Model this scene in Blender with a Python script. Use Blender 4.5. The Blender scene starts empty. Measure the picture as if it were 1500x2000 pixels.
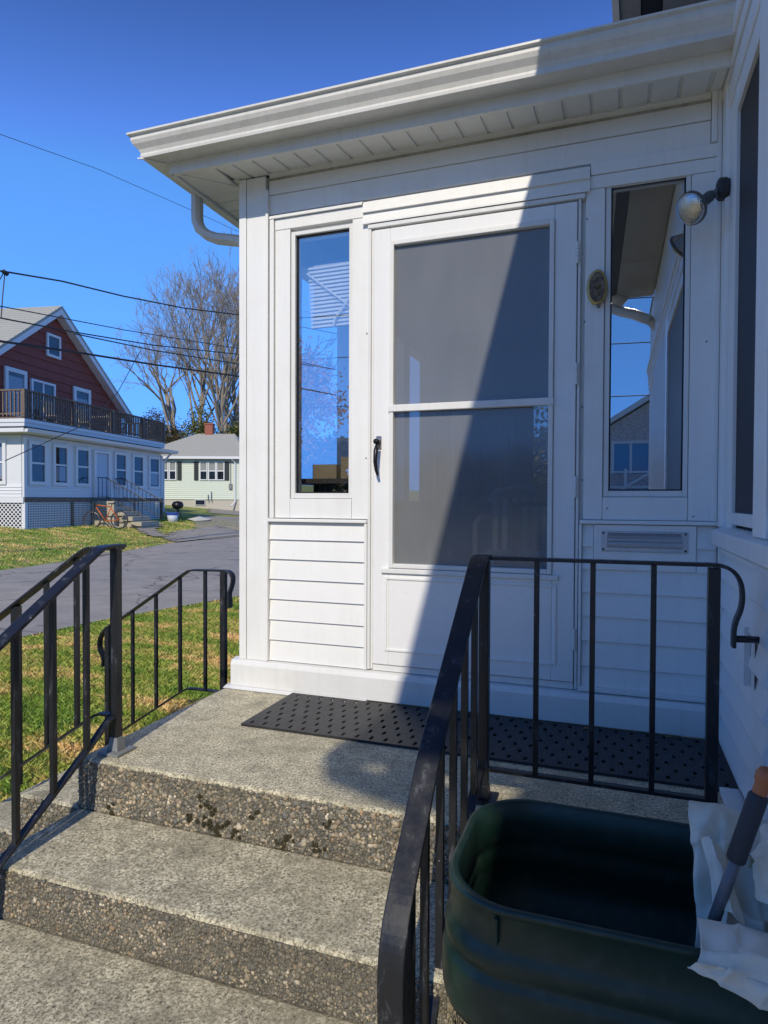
import bpy, math, random
import numpy as np
from mathutils import Matrix, Vector
random.seed(7); RNG=np.random.default_rng(7)
S=bpy.context.scene
COL=S.collection

# ------------------------------------------------------------------ camera, world, sun
YAW,PITCH,ROLL=[math.radians(a) for a in (19.509,1.092,0.2356)]
def cam_axes():
    cy,sy=math.cos(YAW),math.sin(YAW)
    f=Vector((-sy*math.cos(PITCH),cy*math.cos(PITCH),-math.sin(PITCH)))
    r=Vector((cy,sy,0)); u=r.cross(f)
    r2=r*math.cos(ROLL)+u*math.sin(ROLL); return r2,r2.cross(f),f
cd=bpy.data.cameras.new('camera'); cam=bpy.data.objects.new('camera',cd); COL.objects.link(cam)
r_,u_,f_=cam_axes()
cam.matrix_world=Matrix(((r_.x,u_.x,-f_.x,0),(r_.y,u_.y,-f_.y,-2.907),(r_.z,u_.z,-f_.z,0.963),(0,0,0,1)))
cd.sensor_fit='HORIZONTAL'; cd.sensor_width=36; cd.lens=1271/1500*36
cd.clip_start=.02; cd.clip_end=2000
S.camera=cam
SUN_K,SUN_S=.15,.72                       # light travels along (-K,1,-S)
w=bpy.data.worlds.new('World'); S.world=w; w.use_nodes=True
nt=w.node_tree; nt.nodes.clear()
sky=nt.nodes.new('ShaderNodeTexSky'); sky.sky_type='NISHITA'; sky.sun_disc=False
sky.sun_elevation=math.atan2(SUN_S,math.hypot(SUN_K,1)); sky.sun_rotation=math.atan2(SUN_K,-1)
sky.altitude=0; sky.air_density=1.0; sky.dust_density=0.0; sky.ozone_density=4.0
hs=nt.nodes.new('ShaderNodeHueSaturation'); hs.inputs['Saturation'].default_value=1.04; hs.inputs['Hue'].default_value=.507
bg=nt.nodes.new('ShaderNodeBackground'); bg.inputs['Strength'].default_value=.148
wo=nt.nodes.new('ShaderNodeOutputWorld')
gm_=nt.nodes.new('ShaderNodeGamma'); gm_.inputs[1].default_value=1.55
nt.links.new(sky.outputs[0],hs.inputs['Color']); nt.links.new(hs.outputs[0],gm_.inputs[0]); 
cap=nt.nodes.new('ShaderNodeMix'); cap.data_type='RGBA'; cap.blend_type='DARKEN'; cap.inputs[0].default_value=1; cap.inputs[7].default_value=(.80,2.55,6.9,1)
tc=nt.nodes.new('ShaderNodeTexCoord'); sx=nt.nodes.new('ShaderNodeSeparateXYZ'); mr_=nt.nodes.new('ShaderNodeMapRange')
mr_.inputs['From Min'].default_value=.05; mr_.inputs['From Max'].default_value=.62; mr_.inputs['To Min'].default_value=1; mr_.inputs['To Max'].default_value=.38   # clear autumn sky, deeper overhead
sc_=nt.nodes.new('ShaderNodeVectorMath'); sc_.operation='SCALE'
nt.links.new(tc.outputs['Generated'],sx.inputs[0]); nt.links.new(sx.outputs['Z'],mr_.inputs[0]); nt.links.new(mr_.outputs[0],sc_.inputs['Scale'])
nt.links.new(gm_.outputs[0],cap.inputs[6]); nt.links.new(cap.outputs[2],sc_.inputs[0]); nt.links.new(sc_.outputs[0],bg.inputs[0]); nt.links.new(bg.outputs[0],wo.inputs[0])
sd=bpy.data.lights.new('sun','SUN'); sd.energy=2.32; sd.angle=math.radians(.53); sd.color=(1,.905,.745)
sun=bpy.data.objects.new('sun',sd); COL.objects.link(sun)
sun.rotation_mode='QUATERNION'; sun.rotation_quaternion=Vector((-SUN_K,1,-SUN_S)).to_track_quat('-Z','Y')
sun.location=(5,-20,20)
S.view_settings.view_transform='Standard'; S.view_settings.look='None'; S.view_settings.gamma=1
S.view_settings.use_curve_mapping=False
S.view_settings.exposure=0.6
S.render.engine='CYCLES'
S.cycles.max_bounces=8; S.cycles.transparent_max_bounces=12

# ------------------------------------------------------------------ helpers
def ease(v): return v*v*(3-2*v)
class MB:
    def __init__(s): s.v=[]; s.f=[]; s.c=None
    def add(s,vs,fs):
        b=len(s.v); s.v.extend([tuple(p) for p in vs]); s.f.extend([tuple(i+b for i in q) for q in fs]); return s
    def box(s,x0,x1,y0,y1,z0,z1):
        if x0>x1:x0,x1=x1,x0
        if y0>y1:y0,y1=y1,y0
        if z0>z1:z0,z1=z1,z0
        return s.add([(x0,y0,z0),(x1,y0,z0),(x1,y1,z0),(x0,y1,z0),(x0,y0,z1),(x1,y0,z1),(x1,y1,z1),(x0,y1,z1)],
            [(0,3,2,1),(4,5,6,7),(0,1,5,4),(1,2,6,5),(2,3,7,6),(3,0,4,7)])
    def hexa(s,p): # 8 points: bottom 4 (ccw from above), top 4
        return s.add(p,[(0,3,2,1),(4,5,6,7),(0,1,5,4),(1,2,6,5),(2,3,7,6),(3,0,4,7)])
    def prism(s,poly,axis,a,b):
        # poly: 2D points; extruded along axis ('x','y','z') from a to b
        def P(q,t):
            if axis=='x': return (t,q[0],q[1])
            if axis=='y': return (q[0],t,q[1])
            return (q[0],q[1],t)
        n=len(poly)
        return s.add([P(q,a) for q in poly]+[P(q,b) for q in poly],[tuple(range(n))[::-1],tuple(range(n,2*n))]+[(i,(i+1)%n,n+(i+1)%n,n+i) for i in range(n)])
    def tube(s,pts,rad,n=8,cap=True):
        pts=[Vector(p) for p in pts]; m=len(pts)
        if not hasattr(rad,'__len__'): rad=[rad]*m
        vs=[];ref=None
        for i,p in enumerate(pts):
            t=(pts[min(i+1,m-1)]-pts[max(i-1,0)])
            if t.length<1e-9: t=Vector((0,0,1))
            t.normalize()
            if ref is None:
                ref=Vector((0,0,1)) if abs(t.z)<.9 else Vector((1,0,0))
            a=t.cross(ref)
            if a.length<1e-5: a=t.cross(Vector((0,1,0)))
            a.normalize(); b=a.cross(t); ref=b
            for k in range(n):
                th=2*math.pi*k/n; vs.append(p+(a*math.cos(th)+b*math.sin(th))*rad[i])
        fs=[(i*n+k,i*n+(k+1)%n,(i+1)*n+(k+1)%n,(i+1)*n+k) for i in range(m-1) for k in range(n)]
        if cap: fs+=[tuple(range(n))[::-1],tuple(range((m-1)*n,m*n))]
        return s.add(vs,fs)
    def ribbon(s,pts,w,t,lat):
        # flat bar swept along pts (in a plane whose normal is lat); w along lat, t across
        pts=[Vector(p) for p in pts]
        for _ in range(2):
            q=[pts[0]]
            for a,b in zip(pts[:-1],pts[1:]):
                L=(b-a).length; k=min(.25,.02/max(L,1e-6)); q+=[a.lerp(b,k),a.lerp(b,1-k)]
            pts=q+[pts[-1]]; m=len(pts); lat=Vector(lat).normalized(); vs=[]
        for i,p in enumerate(pts):
            d=(pts[min(i+1,m-1)]-pts[max(i-1,0)]).normalized(); nrm=lat.cross(d).normalized()
            for a,b in ((-1,-1),(1,-1),(1,1),(-1,1)): vs.append(p+lat*(a*w/2)+nrm*(b*t/2))
        fs=[(i*4+k,i*4+(k+1)%4,(i+1)*4+(k+1)%4,(i+1)*4+k) for i in range(m-1) for k in range(4)]
        fs+=[(3,2,1,0),((m-1)*4,(m-1)*4+1,(m-1)*4+2,(m-1)*4+3)]
        return s.add(vs,fs)
    def lathe(s,prof,n=24,c=(0,0,0),ax=None):
        # prof: (r,h); axis ax from c
        ax=Vector(ax or (0,0,1)).normalized(); ref=Vector((0,0,1)) if abs(ax.z)<.9 else Vector((1,0,0))
        a=ax.cross(ref).normalized(); b=ax.cross(a); c=Vector(c); vs=[]
        for r,h in prof:
            for k in range(n):
                th=2*math.pi*k/n; vs.append(c+ax*h+(a*math.cos(th)+b*math.sin(th))*r)
        fs=[(i*n+k,i*n+(k+1)%n,(i+1)*n+(k+1)%n,(i+1)*n+k) for i in range(len(prof)-1) for k in range(n)]
        return s.add(vs,fs)
    def quad(s,*p): return s.add(p,[tuple(range(len(p)))])
    def obj(s,name,mat,parent=None,off=(0,0,0),smooth=False,bevel=0):
        me=bpy.data.meshes.new(name)
        v=s.v if tuple(off)==(0,0,0) else [(p[0]-off[0],p[1]-off[1],p[2]-off[2]) for p in s.v]
        me.from_pydata(v,[],s.f); me.update()
        import bmesh
        bm=bmesh.new(); bm.from_mesh(me); bmesh.ops.recalc_face_normals(bm,faces=bm.faces); bm.to_mesh(me); bm.free()
        if smooth:
            for p in me.polygons: p.use_smooth=True
        me.materials.append(mat)
        o=bpy.data.objects.new(name,me); COL.objects.link(o)
        if parent: o.parent=parent
        if bevel:
            b=o.modifiers.new('bevel','BEVEL'); b.width=bevel; b.segments=2; b.limit_method='ANGLE'; b.angle_limit=math.radians(40)
        return o
def fastmesh(name,verts,faces,mat,parent=None,colors=None,smooth=False):
    """verts Nx3, faces MxK numpy (K=3 or 4)"""
    me=bpy.data.meshes.new(name); K=faces.shape[1]
    me.vertices.add(len(verts)); me.vertices.foreach_set('co',verts.astype(np.float32).ravel())
    me.loops.add(faces.size); me.loops.foreach_set('vertex_index',faces.astype(np.int32).ravel())
    me.polygons.add(len(faces)); me.polygons.foreach_set('loop_start',np.arange(0,faces.size,K,dtype=np.int32))
    me.polygons.foreach_set('loop_total',np.full(len(faces),K,dtype=np.int32))
    if smooth: me.polygons.foreach_set('use_smooth',np.ones(len(faces),dtype=bool))
    me.update(calc_edges=True)
    if colors is not None:
        at=me.color_attributes.new('col','FLOAT_COLOR','POINT')
        c=np.ones((len(verts),4),np.float32); c[:,:3]=colors; at.data.foreach_set('color',c.ravel())
    me.materials.append(mat)
    o=bpy.data.objects.new(name,me); COL.objects.link(o)
    if parent: o.parent=parent
    return o
class Thing:
    def __init__(s,name,label,cat,loc=(0,0,0),rotz=0,group=None,local=False):
        e=bpy.data.objects.new(name,None); COL.objects.link(e); e.location=loc; e.rotation_euler=(0,0,rotz)
        e.empty_display_size=.1
        e['label']=label; e['category']=cat
        if group: e['group']=group
        s.e=e; s.off=(0,0,0) if local else tuple(loc)
    def part(s,name,mb,mat,parent=None,label=None,smooth=False,bevel=0,kind=None):
        o=mb.obj(name,mat,parent or s.e,s.off,smooth,bevel)
        if label: o['label']=label
        if kind: o['kind']=kind
        return o
def dupchild(o,dx=0,dy=0,dz=0):
    c=o.copy(); COL.objects.link(c); c.parent=o.parent
    c.location=(o.location[0]+dx,o.location[1]+dy,o.location[2]+dz); return c
def single(name,mb,mat,label,cat,group=None,smooth=False,bevel=0):
    """one-mesh thing, origin at its base"""
    a=np.array(mb.v); c=(float(a[:,0].mean()),float(a[:,1].mean()),float(a[:,2].min()))
    o=mb.obj(name,mat,None,c,smooth,bevel); o.location=c; o['label']=label; o['category']=cat
    if group: o['group']=group
    return o

# ------------------------------------------------------------------ materials
def mat(name,col,rough=.5,metal=0,spec=None):
    m=bpy.data.materials.new(name); m.use_nodes=True; b=m.node_tree.nodes['Principled BSDF']
    b.inputs['Base Color'].default_value=(*col,1); b.inputs['Roughness'].default_value=rough; b.inputs['Metallic'].default_value=metal
    if spec is not None: b.inputs['Specular IOR Level'].default_value=spec
    return m
def N(m,t,**k):
    n=m.node_tree.nodes.new(t)
    for a,v in k.items():
        if a in n.inputs: n.inputs[a].default_value=v
        else: setattr(n,a,v)
    return n
def LK(m,a,b): m.node_tree.links.new(a,b)
def coords(m,scale=(1,1,1)):
    g=N(m,'ShaderNodeNewGeometry'); mp=N(m,'ShaderNodeMapping'); mp.inputs['Scale'].default_value=scale
    LK(m,g.outputs['Position'],mp.inputs[0]); return mp.outputs[0]
def noise(m,vec,scale,detail=4,rough=.6):
    n=N(m,'ShaderNodeTexNoise'); n.inputs['Scale'].default_value=scale; n.inputs['Detail'].default_value=detail; n.inputs['Roughness'].default_value=rough
    LK(m,vec,n.inputs['Vector']); return n.outputs['Fac']
def ramp(m,fac,stops):
    r=N(m,'ShaderNodeValToRGB'); e=r.color_ramp.elements
    while len(e)<len(stops): e.new(.5)
    for i,(p,c) in enumerate(stops):
        e[i].position=p; e[i].color=(*c,1) if len(c)==3 else c
    LK(m,fac,r.inputs[0]); return r.outputs[0]
def mix(m,fac,a,b,mode='MIX'):
    x=N(m,'ShaderNodeMix',data_type='RGBA',blend_type=mode)
    if isinstance(fac,(int,float)): x.inputs[0].default_value=fac
    else: LK(m,fac,x.inputs[0])
    for i,v in ((6,a),(7,b)):
        if isinstance(v,tuple): x.inputs[i].default_value=(*v,1)
        else: LK(m,v,x.inputs[i])
    return x.outputs[2]
def bump(m,h,strength=.3,dist=.01):
    b=N(m,'ShaderNodeBump'); b.inputs['Strength'].default_value=strength; b.inputs['Distance'].default_value=dist
    LK(m,h,b.inputs['Height']); return b.outputs[0]
def P(m): return m.node_tree.nodes['Principled BSDF']
def setc(m,o): LK(m,o,P(m).inputs['Base Color'])
def setn(m,o): LK(m,o,P(m).inputs['Normal'])

def weathered(name,col,dirt,rough=.45,amt=.5,bs=.12):
    m=mat(name,col,rough); v=coords(m,(1,1,1)); n1=noise(m,v,3.0,6,.7); n2=noise(m,v,60,3,.6)
    vs=coords(m,(11,11,.5)); n3=noise(m,vs,3,6,.75)
    f=ramp(m,n1,[(.45,(0,0,0)),(.8,(amt,amt,amt))]); c=mix(m,f,col,dirt)
    f3=ramp(m,n3,[(.50,(0,0,0)),(.80,(amt*.8,)*3)]); c=mix(m,f3,c,dirt)
    setc(m,c); setn(m,bump(m,n2,bs,.002)); LK(m,ramp(m,n1,[(.3,(rough-.1,)*3),(.7,(rough+.15,)*3)]),P(m).inputs['Roughness'])
    return m
M={}
M['vinyl']=weathered('white_vinyl',(.82,.825,.81),(.55,.54,.49),.42,.28)
M['trim']=weathered('white_aluminium_trim',(.76,.765,.75),(.50,.49,.44),.38,.35)
M['gutter']=weathered('white_gutter_paint',(.70,.69,.645),(.42,.40,.34),.35,.5)
M['soffit']=weathered('white_soffit',(.74,.735,.69),(.50,.48,.42),.5,.4)
M['door']=weathered('white_door_paint',(.82,.825,.82),(.60,.59,.55),.3,.2,.05)
M['soil']=mat('packed_soil',(.12,.09,.06),.95)
M['shingle']=mat('grey_shingle',(.33,.32,.30),.9)
v=coords(M['shingle'],(1,1,1)); setc(M['shingle'],ramp(M['shingle'],noise(M['shingle'],v,6,6,.8),[(.3,(.27,.265,.25)),(.7,(.40,.39,.36))]))
M['gshingle']=mat('pale_shingle',(.36,.355,.32),.9)
v=coords(M['gshingle'],(1,1,1)); setc(M['gshingle'],ramp(M['gshingle'],noise(M['gshingle'],v,8,6,.8),[(.3,(.33,.33,.295)),(.7,(.42,.415,.37))]))
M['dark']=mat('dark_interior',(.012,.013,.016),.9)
M['screen']=mat('dark_insect_screen',(.012,.014,.02),.55)
M['darkband']=mat('dark_soffit_vent',(.02,.02,.025),.8)
M['brownboard']=weathered('weathered_soffit_board',(.30,.28,.25),(.18,.16,.14),.7,.6)  # white soffit with its shade put into this brown-grey, plus random weathering

def metalpaint(name,base,scuff,rough=.32):
    m=mat(name,base,rough); v=coords(m); vz=coords(m,(1,1,.35))
    n=noise(m,vz,26,8,.75); f=ramp(m,n,[(.56,(0,0,0)),(.68,(1,1,1))])
    c=mix(m,f,base,scuff); n2=noise(m,v,110,2,.5); f2=ramp(m,n2,[(.76,(0,0,0)),(.78,(1,1,1))]); c=mix(m,f2,c,(.45,.46,.48))
    setc(m,c); setn(m,bump(m,noise(m,v,300,3,.6),.15,.001)); LK(m,ramp(m,n,[(.4,(rough,)*3),(.75,(.7,)*3)]),P(m).inputs['Roughness']); return m
M['iron']=metalpaint('black_painted_iron',(.012,.013,.016),(.085,.092,.105))
M['castplate']=metalpaint('bare_cast_metal',(.20,.21,.215),(.35,.36,.37),.5)
M['nickel']=mat('dull_nickel',(.35,.35,.36),.35,.9)
M['blackmetal']=mat('black_metal',(.02,.02,.025),.35,.5)
M['brushed']=weathered('brushed_aluminium',(.55,.57,.60),(.35,.36,.37),.38,.5); P(M['brushed']).inputs['Metallic'].default_value=.6

# concrete
def concrete(name,a,b,c3,dirt=(.10,.10,.065),speck=1):
    m=mat(name,a,.92); v=coords(m)
    n=noise(m,v,115,6,.9); c=ramp(m,n,[(.41,tuple(x*.35 for x in b)),(.465,b),(.515,a),(.59,c3)]); nn_=noise(m,v,95,3,.7); c=mix(m,ramp(m,nn_,[(.34,(.55,)*3),(.42,(0,0,0))]),c,b)
    # streaky broom finish
    vs=coords(m,(25,240,60)); ns=noise(m,vs,1,3,.7); c=mix(m,ramp(m,ns,[(.56,(0,0,0)),(.70,(.4,)*3)]),c,tuple(x*.42 for x in a))
    big=noise(m,v,2.6,7,.72); c=mix(m,ramp(m,big,[(.40,(.5,)*3),(.54,(0,0,0))]),c,tuple(x*.45 for x in a)); md=noise(m,v,13,6,.8); c=mix(m,ramp(m,md,[(.42,(.4,)*3),(.54,(0,0,0))]),c,tuple(x*.5 for x in b))
    big2=noise(m,v,5.5,4,.6); c=mix(m,ramp(m,big2,[(.55,(0,0,0)),(.75,(.45,)*3)]),c,dirt)
    vo=N(m,'ShaderNodeTexVoronoi'); vo.inputs['Scale'].default_value=42; LK(m,v,vo.inputs['Vector'])
    c=mix(m,ramp(m,vo.outputs['Distance'],[(.10,(.8,)*3),(.20,(0,0,0))]),c,(.07,.065,.055))
    setc(m,c); setn(m,bump(m,n,.8,.004)); return m
M['tread']=concrete('weathered_concrete',(.76,.69,.48),(.36,.325,.225),(1.0,.94,.72))
M['matrix']=concrete('aggregate_mortar',(.20,.18,.135),(.10,.09,.065),(.28,.26,.20))
M['tanblock']=mat('tan_concrete_block',(.42,.38,.29),.9)
M['found']=mat('pale_foundation',(.48,.45,.38),.9)
m=mat('pebble',(.3,.3,.3),.75); a=N(m,'ShaderNodeVertexColor'); a.layer_name='col'
v=coords(m); big=noise(m,v,5,5,.7); cc=mix(m,ramp(m,big,[(.5,(0,0,0)),(.7,(.6,)*3)]),a.outputs[0],(.085,.08,.045))
setc(m,cc); setn(m,bump(m,noise(m,v,400,2,.5),.3,.001)); M['pebble']=m
def pebmat(name,lo,hi,amt,stain):
    m=mat(name,(.3,.3,.3),.8); a=N(m,'ShaderNodeVertexColor'); a.layer_name='col'; v=coords(m); b1=noise(m,v,7,6,.75); b2=noise(m,coords(m,(1,1,3)),2.2,5,.7)
    c=mix(m,ramp(m,b1,[(lo,(0,0,0)),(hi,(amt,)*3)]),a.outputs[0],stain); c=mix(m,ramp(m,b2,[(.42,(.0,)*3),(.62,(amt*.8,)*3)]),c,(.12,.105,.07)); gr=noise(m,v,260,3,.8); c=mix(m,ramp(m,gr,[(.38,(.3,)*3),(.52,(0,0,0))]),c,(.06,.055,.045))
    setc(m,c); setn(m,bump(m,gr,.5,.001)); return m
M['pebble']=pebmat('pebble_stained',.48,.62,.45,(.09,.085,.07)); M['pebble_worn']=pebmat('pebble_worn',.40,.58,.6,(.15,.135,.10))
m=mat('moss',(.05,.043,.02),1); M['moss']=m
# asphalt
m=mat('asphalt',(.2,.2,.2),.9); v=coords(m); n=noise(m,v,90,3,.8); big=noise(m,v,.35,6,.65)
c=ramp(m,n,[(.3,(.29,.265,.225)),(.7,(.47,.43,.365))]); c=mix(m,ramp(m,big,[(.4,(.35,)*3),(.6,(0,0,0))]),c,(.24,.24,.24))
wp=N(m,'ShaderNodeTexNoise'); wp.inputs['Scale'].default_value=1.5; LK(m,v,wp.inputs['Vector']); wv2=N(m,'ShaderNodeVectorMath',operation='ADD'); LK(m,v,wv2.inputs[0]); LK(m,wp.outputs['Color'],wv2.inputs[1])
ck=N(m,'ShaderNodeTexVoronoi',feature='DISTANCE_TO_EDGE'); ck.inputs['Scale'].default_value=.38; LK(m,wv2.outputs[0],ck.inputs['Vector']); c=mix(m,ramp(m,ck.outputs['Distance'],[(.004,(.75,)*3),(.014,(0,0,0))]),c,(.10,.095,.09))
gt=noise(m,v,2.2,7,.8); c=mix(m,ramp(m,gt,[(.42,(.35,)*3),(.58,(0,0,0))]),c,(.20,.185,.16)); setc(m,c); setn(m,bump(m,n,.5,.004)); M['asphalt']=m
m=mat('gravel',(.3,.27,.22),.95); v=coords(m); n=noise(m,v,14,6,.8)
setc(m,ramp(m,n,[(.3,(.17,.15,.12)),(.5,(.30,.27,.22)),(.7,(.40,.37,.31))])); M['gravel']=m
# lawn colour field shared by ground and blades
def lawn(name,blade):
    m=mat(name,(.1,.15,.03),.9); v=coords(m,(1,1,1)); vb=coords(m,(.55,1.5,1))
    a=noise(m,vb,1.7,5,.65); b=noise(m,v,9,4,.7)
    x=N(m,'ShaderNodeMath',operation='MULTIPLY_ADD'); LK(m,b,x.inputs[0]); x.inputs[1].default_value=.45; LK(m,a,x.inputs[2])
    k=1.0
    c=ramp(m,x.outputs[0],[(.60,(.15*k,.26*k,.035*k)),(.73,(.27*k,.33*k,.060*k)),(.81,(.50*k,.41*k,.15*k)),(.92,(.64*k,.47*k,.21*k))])
    if blade:
        vc=N(m,'ShaderNodeVertexColor'); vc.layer_name='col'; c=mix(m,1.0,c,vc.outputs[0],'MULTIPLY')
        P(m).inputs['Roughness'].default_value=.6
    else:
        f=noise(m,v,45,4,.8); c=mix(m,ramp(m,f,[(.35,(.45,)*3),(.55,(0,0,0))]),c,(.16,.14,.055)); setn(m,bump(m,f,1,.03))
    setc(m,c); return m
M['lawn']=lawn('lawn_ground',False); M['blade']=lawn('grass_blade',True)
# bark
m=mat('grey_bark',(.16,.14,.12),.95); v=coords(m,(1,1,.3)); setc(m,ramp(m,noise(m,v,5,5,.7),[(.3,(.20,.17,.135)),(.7,(.36,.31,.25))])); M['bark']=m
def translucent(m,f=.45):
    t=m.node_tree; b=P(m); o=[n for n in t.nodes if n.type=='OUTPUT_MATERIAL'][0]; tl=t.nodes.new('ShaderNodeBsdfTranslucent'); mx=t.nodes.new('ShaderNodeMixShader'); mx.inputs[0].default_value=f
    src=b.inputs['Base Color'].links[0].from_socket; t.links.new(src,tl.inputs[0]); t.links.new(b.outputs[0],mx.inputs[1]); t.links.new(tl.outputs[0],mx.inputs[2]); t.links.new(mx.outputs[0],o.inputs[0])
translucent(M['blade'],.2)
def leafmat(name,c1,c2,c3):
    m=mat(name,c1,.7); a=N(m,'ShaderNodeVertexColor'); a.layer_name='col'; s=N(m,'ShaderNodeSeparateColor'); LK(m,a.outputs[0],s.inputs[0])
    setc(m,ramp(m,s.outputs[0],[(0,c1),(.5,c2),(1,c3)])); translucent(m)
    return m
M['leaf_green']=leafmat('evergreen_leaf',(.04,.06,.018),(.13,.15,.04),(.45,.37,.08))
M['leaf_brown']=leafmat('brown_brush',(.07,.06,.035),(.13,.105,.055),(.19,.15,.07))
M['leaf_orange']=leafmat('orange_leaf',(.25,.11,.03),(.5,.22,.07),(.6,.36,.12))
M['leaf_dark']=leafmat('dark_leaf',(.01,.02,.01),(.03,.05,.025),(.06,.08,.04))
# glass
def glass(name,refl,tint=(1,1,1),haze=0.0,hazecol=(.3,.3,.3),maxr=1,rough=0.0):
    m=bpy.data.materials.new(name); m.use_nodes=True; t=m.node_tree; t.nodes.clear()
    o=t.nodes.new('ShaderNodeOutputMaterial'); tr=t.nodes.new('ShaderNodeBsdfTransparent'); tr.inputs[0].default_value=(*tint,1)
    gl=t.nodes.new('ShaderNodeBsdfGlossy'); gl.inputs['Roughness'].default_value=rough; gl.inputs['Color'].default_value=(.95,.97,1,1)
    mx=t.nodes.new('ShaderNodeMixShader'); fr=t.nodes.new('ShaderNodeLayerWeight'); fr.inputs['Blend'].default_value=.3
    mr=t.nodes.new('ShaderNodeMapRange'); mr.inputs['To Min'].default_value=refl; mr.inputs['To Max'].default_value=maxr
    t.links.new(fr.outputs['Fresnel'],mr.inputs[0]); t.links.new(mr.outputs[0],mx.inputs[0])
    base=tr.outputs[0]
    if haze:
        df=t.nodes.new('ShaderNodeBsdfDiffuse'); df.inputs[0].default_value=(*hazecol,1); m2=t.nodes.new('ShaderNodeMixShader'); m2.inputs[0].default_value=haze
        g=t.nodes.new('ShaderNodeNewGeometry'); mp=t.nodes.new('ShaderNodeMapping'); mp.inputs['Scale'].default_value=(6,1,2.0); nz=t.nodes.new('ShaderNodeTexNoise'); nz.inputs['Scale'].default_value=1.3; nz.inputs['Detail'].default_value=6
        t.links.new(g.outputs['Position'],mp.inputs[0]); t.links.new(mp.outputs[0],nz.inputs['Vector'])
        m3=t.nodes.new('ShaderNodeMapRange'); m3.inputs['To Min'].default_value=haze*.75; m3.inputs['To Max'].default_value=haze*1.25
        t.links.new(nz.outputs['Fac'],m3.inputs[0]); t.links.new(m3.outputs[0],m2.inputs[0])
        t.links.new(tr.outputs[0],m2.inputs[1]); t.links.new(df.outputs[0],m2.inputs[2]); base=m2.outputs[0]
    t.links.new(base,mx.inputs[1]); t.links.new(gl.outputs[0],mx.inputs[2]); t.links.new(mx.outputs[0],o.inputs[0]); return m
M['glass']=glass('sidelight_glass',.27,(.95,.97,1))
M['doorglass']=glass('screened_storm_glass',.02,(.70,.71,.73),.40,(.33,.345,.36),maxr=.6,rough=.09)
M['farglass']=glass('far_window_glass',.06,(.85,.87,.9),maxr=.045)

# ------------------------------------------------------------------ ground, road
EY=[-50,6.8,10.2,15,20.9,60]; EX=[-10.5,-11.6,-13.0,-14.2,-14.7,-15.5]
def zg(x,y): return -.55+.09*np.clip(np.interp(y,EY,EX)-x,0,60)
xs=np.concatenate([np.arange(-400,-60,20),np.arange(-60,-30,2),np.arange(-30,12,.6),np.arange(12,40,3),np.arange(40,401,20)])
ys=np.concatenate([np.arange(-400,-40,20),np.arange(-40,-10,2),np.arange(-10,45,.6),np.arange(45,80,3),np.arange(80,401,20)])
X,Y=np.meshgrid(xs,ys,indexing='ij'); Z=zg(X,Y)
idx=np.arange(X.size).reshape(X.shape); q=np.stack([idx[:-1,:-1],idx[1:,:-1],idx[1:,1:],idx[:-1,1:]],-1).reshape(-1,4)
g=fastmesh('lawn_ground',np.stack([X,Y,Z],-1).reshape(-1,3),q,M['lawn']); g['kind']='structure'; g.name='ground'
# road
near=[(-8.5,-60),(-6.6,-8),(-6.05,2.15),(-5.95,3.5),(-5.45,5.85),(-4.6,10),(-4.0,16),(-3.6,30),(-3.4,60)]
far=[(-10.4,-60),(-11.0,-8),(-11.2,2.15),(-11.45,5.0),(-12.2,8.5),(-13.1,11.9),(-14.15,15.3),(-14.8,22),(-15.4,60)]
rb=MB(); vs=[]
for i in range(len(near)-1):
    for k in range(6):
        t=k/6
        a=[near[i][j]*(1-t)+near[i+1][j]*t for j in(0,1)]; b=[far[i][j]*(1-t)+far[i+1][j]*t for j in(0,1)]
        row=[]
        for s in np.linspace(0,1,9):
            x=a[0]*(1-s)+b[0]*s; y=a[1]*(1-s)+b[1]*s; row.append((x,y,float(max(-.55,zg(x,y)))+.012))
        vs.append(row)
V=[p for r in vs for p in r]; F=[(i*9+j,(i+1)*9+j,(i+1)*9+j+1,i*9+j+1) for i in range(len(vs)-1) for j in range(8)]
rb.add(V,F); o=rb.obj('road',M['asphalt']); o['kind']='structure'
def drape(name,poly,m,dz=.02,kind='structure'):
    # poly = (near edge pts, far edge pts)
    A,B=poly; b=MB(); rows=[]
    n=24
    def samp(L,t):
        t*= (len(L)-1); i=min(int(t),len(L)-2); f=t-i; return (L[i][0]*(1-f)+L[i+1][0]*f, L[i][1]*(1-f)+L[i+1][1]*f)
    for i in range(n+1):
        a=samp(A,i/n); c=samp(B,i/n); j1=.12*math.sin(i*1.7)+.07*math.sin(i*4.1); row=[]
        for k in range(7):
            s=k/6; x=a[0]*(1-s)+c[0]*s; y=a[1]*(1-s)+c[1]*s
            if k in(0,6): x+=j1; y+=j1*.6
            row.append((x,y,float(zg(x,y))+dz))
        rows+=row
    b.add(rows,[(i*7+j,(i+1)*7+j,(i+1)*7+j+1,i*7+j+1) for i in range(n) for j in range(6)])
    o=b.obj(name,m); o['kind']=kind; return o
drape('driveway',([(-14.0,17.2),(-17.0,20.8),(-18.5,22.8),(-21.5,27)],[(-14.4,23),(-16.6,25.3),(-17.9,26.6),(-19.8,29.2)]),M['gravel'],.03)
drape('driveway_apron',([(-14.1,15.6),(-15.4,16.6),(-16.6,19.0)],[(-14.6,21.5),(-16.2,22.3),(-17.2,22.8)]),M['asphalt'],.045)
drape('path',([(-15.6,16.2),(-17.4,17.6),(-19.0,19.8)],[(-15.2,16.7),(-17.1,18.3),(-18.8,20.8)]),M['gravel'],.06)
drape('path',([(-22.4,29.5),(-26,35)],[(-18.5,31.2),(-23,36.5)]),M['gravel'],.03)
drape('path',([(-12.2,9.4),(-13.4,10.6)],[(-12.9,11.6),(-14.0,12.3)]),M['gravel'],.03)

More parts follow.
